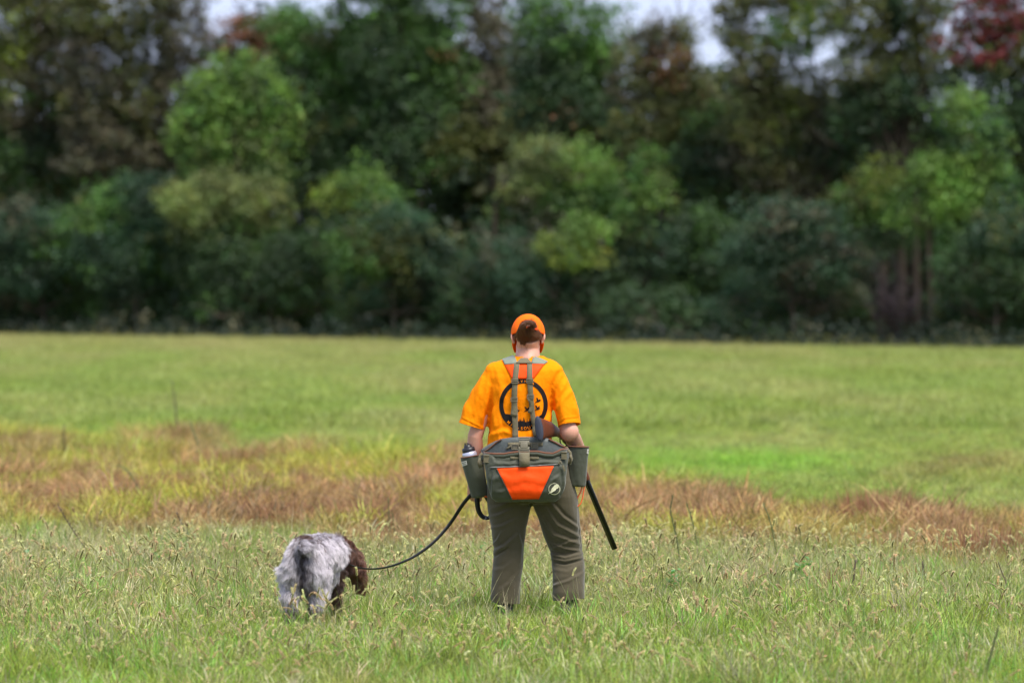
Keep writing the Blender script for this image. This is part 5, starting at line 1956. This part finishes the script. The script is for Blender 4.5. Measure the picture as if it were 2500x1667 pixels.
def coat_tint(P, n, r):
    q = loc_d(P)
    c = len(P)
    a = fbm(q / np.array([.05, .05, .075]), 201, 3)
    b = fbm(q / np.array([.009, .009, .032]), 211, 2)
    grey = np.array([.80, .735, .785]); dark = np.array([.11, .082, .088]); brown = np.array([.085, .038, .025])
    k = np.clip((a - .47) * 5, 0, 1) * .38 + np.clip((b - .46) * 6, 0, 1) * .42 + r.normal(.06, .24, c)
    # the middle of the rear is darker, its sides and the flank pale
    mid = np.exp(-((q[:, 0] - .005) / .034) ** 2) * (q[:, 1] < .08) * np.clip((.42 - q[:, 2]) / .05, 0, 1)
    k = k + .95 * mid - .35 * (np.abs(q[:, 0]) > .075)
    k = np.clip(k, 0, 1)[:, None]
    T = grey * (1 - k) + dark * k
    legs = ((q[:, 2] < .13) & (q[:, 1] < .3))
    T[legs] = T[legs] * .3 + brown * .6
    front = (q[:, 1] > .42) & (q[:, 2] < .30)
    T[front] = brown * .9
    hd = (q[:, 1] + .5 * q[:, 0]) > .60 + r.normal(0, .012, c)
    T[hd] = np.array([.15, .062, .036]) * (.35 + 1.5 * fbm(q[hd] / np.array([.02, .02, .03]), 88, 2)[:, None]) * r.uniform(.5, 1.5, (hd.sum(), 1))
    top = (q[:, 2] > .44) & (q[:, 1] > 0.02) & (q[:, 1] < .14) & (q[:, 0] < .05) & (fbm(q / .03, 5, 2) > .42)
    T[top] = np.array([.14, .08, .07])
    return T * r.uniform(.75, 1.2, (c, 1))


def coat_len(P):
    q = loc_d(P)
    L = np.full(len(P), .036)
    L[(q[:, 1] < .12) & (q[:, 2] < .36)] = .048
    L[q[:, 2] < .12] = .018
    L[q[:, 1] > .66] = .034
    return L


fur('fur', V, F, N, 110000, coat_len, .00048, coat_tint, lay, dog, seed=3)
# ears
for sx, (ex, ey, ez) in ((-1, (.085, .635, .345)), (1, (.178, .640, .345))):
    ve, fe = tube([dp(ex, ey, ez), dp(ex + sx * .018, ey - .005, ez - .035), dp(ex + sx * .022, ey, ez - .08), dp(ex + sx * .016, ey + .005, ez - .11)], [(.010, .020), (.009, .034), (.008, .032), (.005, .014)], 14, up=RD @ Vector((1, 0, 0)))
    ve2, fe2, ne2 = fuse([(ve, fe)], .006, 2)
    ear = link('ear', make_mesh('ear', ve2, fe2, M_earskin), dog)
    fur('ear_fur', ve2, fe2, normals(ve2, fe2), 4200, .034, .0007, lambda P, n, r: np.array([.19, .075, .042]) * r.uniform(.4, 1.5, (len(P), 1)), lay, ear, seed=30 + sx)
mb = MB(); mb.add(*ellipsoid(dp(.178, .77, .165), (.014, .012, .011), 12, 8)); link('nose', mb.mesh('nose', M_black), dog)
for ex in (.125, .190):
    mb = MB(); mb.add(*ellipsoid(dp(ex, .725, .312), (.009, .009, .009), 12, 8)); link('eye', mb.mesh('eye', M_gunmetal), dog)
# collar
cl = MB(); cc = Vector(W(838, 1371, .37)); ccd = dp(.060, .565, .360)
P = []
axn = (RD @ Vector((.55, 1, -.15))).normalized(); o1 = axn.orthogonal().normalized(); o2 = axn.cross(o1)
for k in range(29):
    t = 2 * math.pi * k / 28
    P.append(ccd + (o1 * math.cos(t) + o2 * math.sin(t)) * .080)
cl.tube(P, [(.0015, .012)] * 29, 6, up=axn.cross(Vector((0, 0, 1))) if False else None, cap=False)
co = link('dog_collar', cl.mesh('dog_collar', plain('dark_red_collar', (.09, .008, .014), .6)))
tag(co, 'dark red collar round the neck of the shaggy dog', 'collar')


# ------------------------------------------------------------ single weeds
mat_stalk = blade_mat('green_stalk', col=(.115, .135, .04), var=.3, trans=.1, noise=9)
mat_dead = blade_mat('dead_stalk', col=(.085, .055, .035), var=.3, trans=.0, noise=9)
mat_weed = blade_mat('weed_leaf', col=(.085, .30, .035), var=.3, trans=.4, noise=12, spec=.5)
mat_rust = blade_mat('rusty_tuft', col=(.34, .165, .08), var=.4, trans=.3, noise=12)


def stalk(label, pts, r0, mat, kind='tall_stalk', head=True, group=None, seed=0, cat='weed'):
    rs = random.Random(seed)
    g = G(*pts[0])
    root = thing(kind, label, cat, tuple(g), group)
    P = [W(x, y, g.y) for x, y in pts]
    P[0].z = -.01
    P = catmull(P, 6)
    n = len(P)
    q = MB(); q.tube(P, [1.35 * r0 * (1 - .6 * i / n) for i in range(n)], 6)
    q.obj('stem', mat, root)
    if head:
        q = MB()
        for i in range(int(n * .25), n):
            for _ in range(5):
                a = rs.uniform(0, 6.28); d = Vector((math.cos(a) * .5, math.sin(a) * .5, 1.2)).normalized()
                b = P[i] + Vector((rs.gauss(0, .001), rs.gauss(0, .001), rs.uniform(-.01, .01)))
                L = rs.uniform(.012, .032)
                s_ = Vector((-d.y, d.x, 0)).normalized() * .0022
                q.add([b - s_, b + s_, b + d * L], [(0, 1, 2)])
        o = q.obj('seed_spike', mat, root, False); o['kind'] = 'stuff'
    return root


gs = 'tall thin weed stalks standing above the grass'
stalk('tall thin green stalk just right of the gun muzzle, tip bent left', [(1663, 1402), (1655, 1330), (1643, 1275), (1637, 1245), (1643, 1212)], .0042, mat_stalk, group=gs, seed=1)
stalk('second thin green stalk right of the gun muzzle, leaning left', [(1708, 1398), (1702, 1330), (1690, 1270), (1676, 1230)], .004, mat_stalk, group=gs, seed=2)
stalk('tall thin green stalk with side spike further right, in front of the brown strip', [(1903, 1400), (1893, 1330), (1880, 1270), (1864, 1232)], .0042, mat_stalk, group=gs, seed=3)
stalk('thick out of focus green stalk at the bottom right corner', [(2398, 1690), (2410, 1640), (2425, 1580), (2438, 1535)], .006, mat_stalk, group=gs, seed=4)
stalk('thin green stalk between the dog and the person', [(953, 1325), (951, 1280), (947, 1215)], .0036, mat_stalk, group=gs, seed=5)
stalk('short green stalk beside the thin one between dog and person', [(966, 1330), (962, 1290), (957, 1250)], .0032, mat_stalk, group=gs, seed=6)
stalk('green stalk just left of the left trouser leg', [(1128, 1335), (1134, 1290), (1142, 1243)], .003, mat_stalk, group=gs, seed=7)
stalk('long dark leaning stalk in the grass at the left', [(232, 1378), (205, 1335), (170, 1283), (142, 1235)], .0042, mat_dead, group=gs, seed=8)
stalk('arched green stalk in the brown strip at the left', [(348, 1235), (335, 1190), (312, 1150), (286, 1136)], .005, mat_stalk, group=gs, seed=9)
stalk('tall blurred brown stalk behind the brown strip at the left', [(436, 1072), (430, 1010), (420, 930)], .0075, mat_dead, group=gs, seed=10)
stalk('short blurred olive stalk right of the tall brown one', [(500, 1120), (478, 1070), (464, 1028)], .012, mat_stalk, group=gs, seed=11)
stalk('blurred brown stalk near the left edge behind the brown strip', [(158, 1125), (157, 1085), (156, 1040)], .008, mat_dead, group=gs, seed=12)
stalk('leaning brown stalk in the grass left of the dog', [(470, 1352), (452, 1300), (430, 1252)], .0036, mat_dead, group=gs, seed=13)
gd = 'broken dark dead stalks in the grass on the right'
stalk('thick dark broken stalk in the grass on the right', [(2082, 1462), (2084, 1420), (2090, 1366)], .007, mat_dead, 'dead_stalk', False, gd, 14)
stalk('thin dark dead stalk beside the bright green leafy weed', [(1945, 1435), (1942, 1400), (1941, 1352)], .0045, mat_dead, 'dead_stalk', False, gd, 15)
stalk('frayed dark dead stalk right of the thick broken one', [(2260, 1450), (2257, 1410), (2253, 1372)], .0065, mat_dead, 'dead_stalk', True, gd, 16)
stalk('crooked brown dead stalk near the right edge', [(2448, 1485), (2458, 1430), (2448, 1400), (2438, 1372)], .0038, mat_dead, 'dead_stalk', False, gd, 17)


def leafy(label, px, py, h, n, rad, mat=None, kind='leafy_weed', group=None, seed=0, leaf=.03, slim=.42):
    rs = random.Random(seed)
    g = G(px, py)
    root = thing(kind, label, 'weed', tuple(g), group)
    st, lv = MB(), MB()
    for k in range(max(3, n // 7)):
        e = g + Vector((rs.uniform(-rad, rad) * .7, rs.uniform(-rad, rad) * .7, 1.5 * h * rs.uniform(.6, 1)))
        st.tube([g + Vector((rs.uniform(-.01, .01), 0, 0)), g.lerp(e, .5) + Vector((0, 0, .02)), e], [.0022, .0018, .001], 5)
        for _ in range(7):
            t = rs.uniform(.3, 1); b = g.lerp(e, t)
            a = rs.uniform(0, 6.28); d = Vector((math.cos(a), math.sin(a), rs.uniform(-.1, .8))).normalized()
            L = 1.15 * leaf * rs.uniform(.6, 1.3); s_ = d.cross(Vector((0, 0, 1))).normalized() * L * slim
            up_ = s_.cross(d).normalized() * L * .12
            lv.add([b, b + d * L * .45 - s_ + up_, b + d * L, b + d * L * .45 + s_ + up_, b + d * L * .45], [(0, 1, 4), (1, 2, 4), (2, 3, 4), (3, 0, 4)])
    st.obj('stem', mat or mat_stalk, root); lv.obj('leaves', mat or mat_weed, root, False)
    return root


gw = 'bright green leafy weeds in the near grass'
leafy('bright green leafy weed in the grass beside a thin dark stalk on the right', 1962, 1437, .12, 70, .07, group=gw, seed=1, leaf=.035)
leafy('green leafy weed with pale speckled leaves right of the person', 1640, 1468, .13, 60, .08, group=gw, seed=2)
leafy('small green weed between the dog and the leash', 1025, 1400, .13, 50, .06, group=gw, seed=3, leaf=.028)
leafy('green leafy weed at the knee of the left trouser leg', 1178, 1395, .15, 22, .04, group=gw, seed=4, leaf=.028)
leafy('small green weed at the hind foot of the dog', 850, 1550, .08, 35, .06, group=gw, seed=5)
leafy('small green weed far left in the near grass', 70, 1410, .12, 40, .07, group=gw, seed=6)
leafy('green weed in the near grass left of the dog', 372, 1412, .13, 45, .08, group=gw, seed=7)
leafy('green weed low in the right foreground', 2150, 1450, .07, 30, .10, group=gw, seed=8)
gt = 'rust brown dry tufts in the strip'


def dry_tuft(label, px, py, h, rad, seed, mat=None, n=260, lean=.35):
    g = G(px, py)
    root = thing('dry_tuft', label, 'grass tuft', tuple(g), gt)
    me = tuft(900 + seed, n, rad, h * .5, h, .006, lean, mat or mat_rust)
    o = link('blades', me, None); o.parent = root
    return root


dry_tuft('rust brown feathery dry tuft at the top edge of the brown strip on the right', 2150, 1278, .36, .28, 1, n=420)
dry_tuft('small brown dry tuft right of the feathery one', 2290, 1300, .22, .25, 2)
dry_tuft('brown dry tuft near the right edge of the strip', 2400, 1372, .30, .30, 3, n=380)
dry_tuft('dark brown dry tuft in the strip at the left', 420, 1215, .26, .25, 4)
dry_tuft('orange brown dry tuft in the grass left of the thick broken stalk', 2035, 1458, .20, .07, 5, n=110)
dry_tuft('reddish dry tuft right of the thick broken stalk', 2225, 1440, .17, .08, 6, n=100)
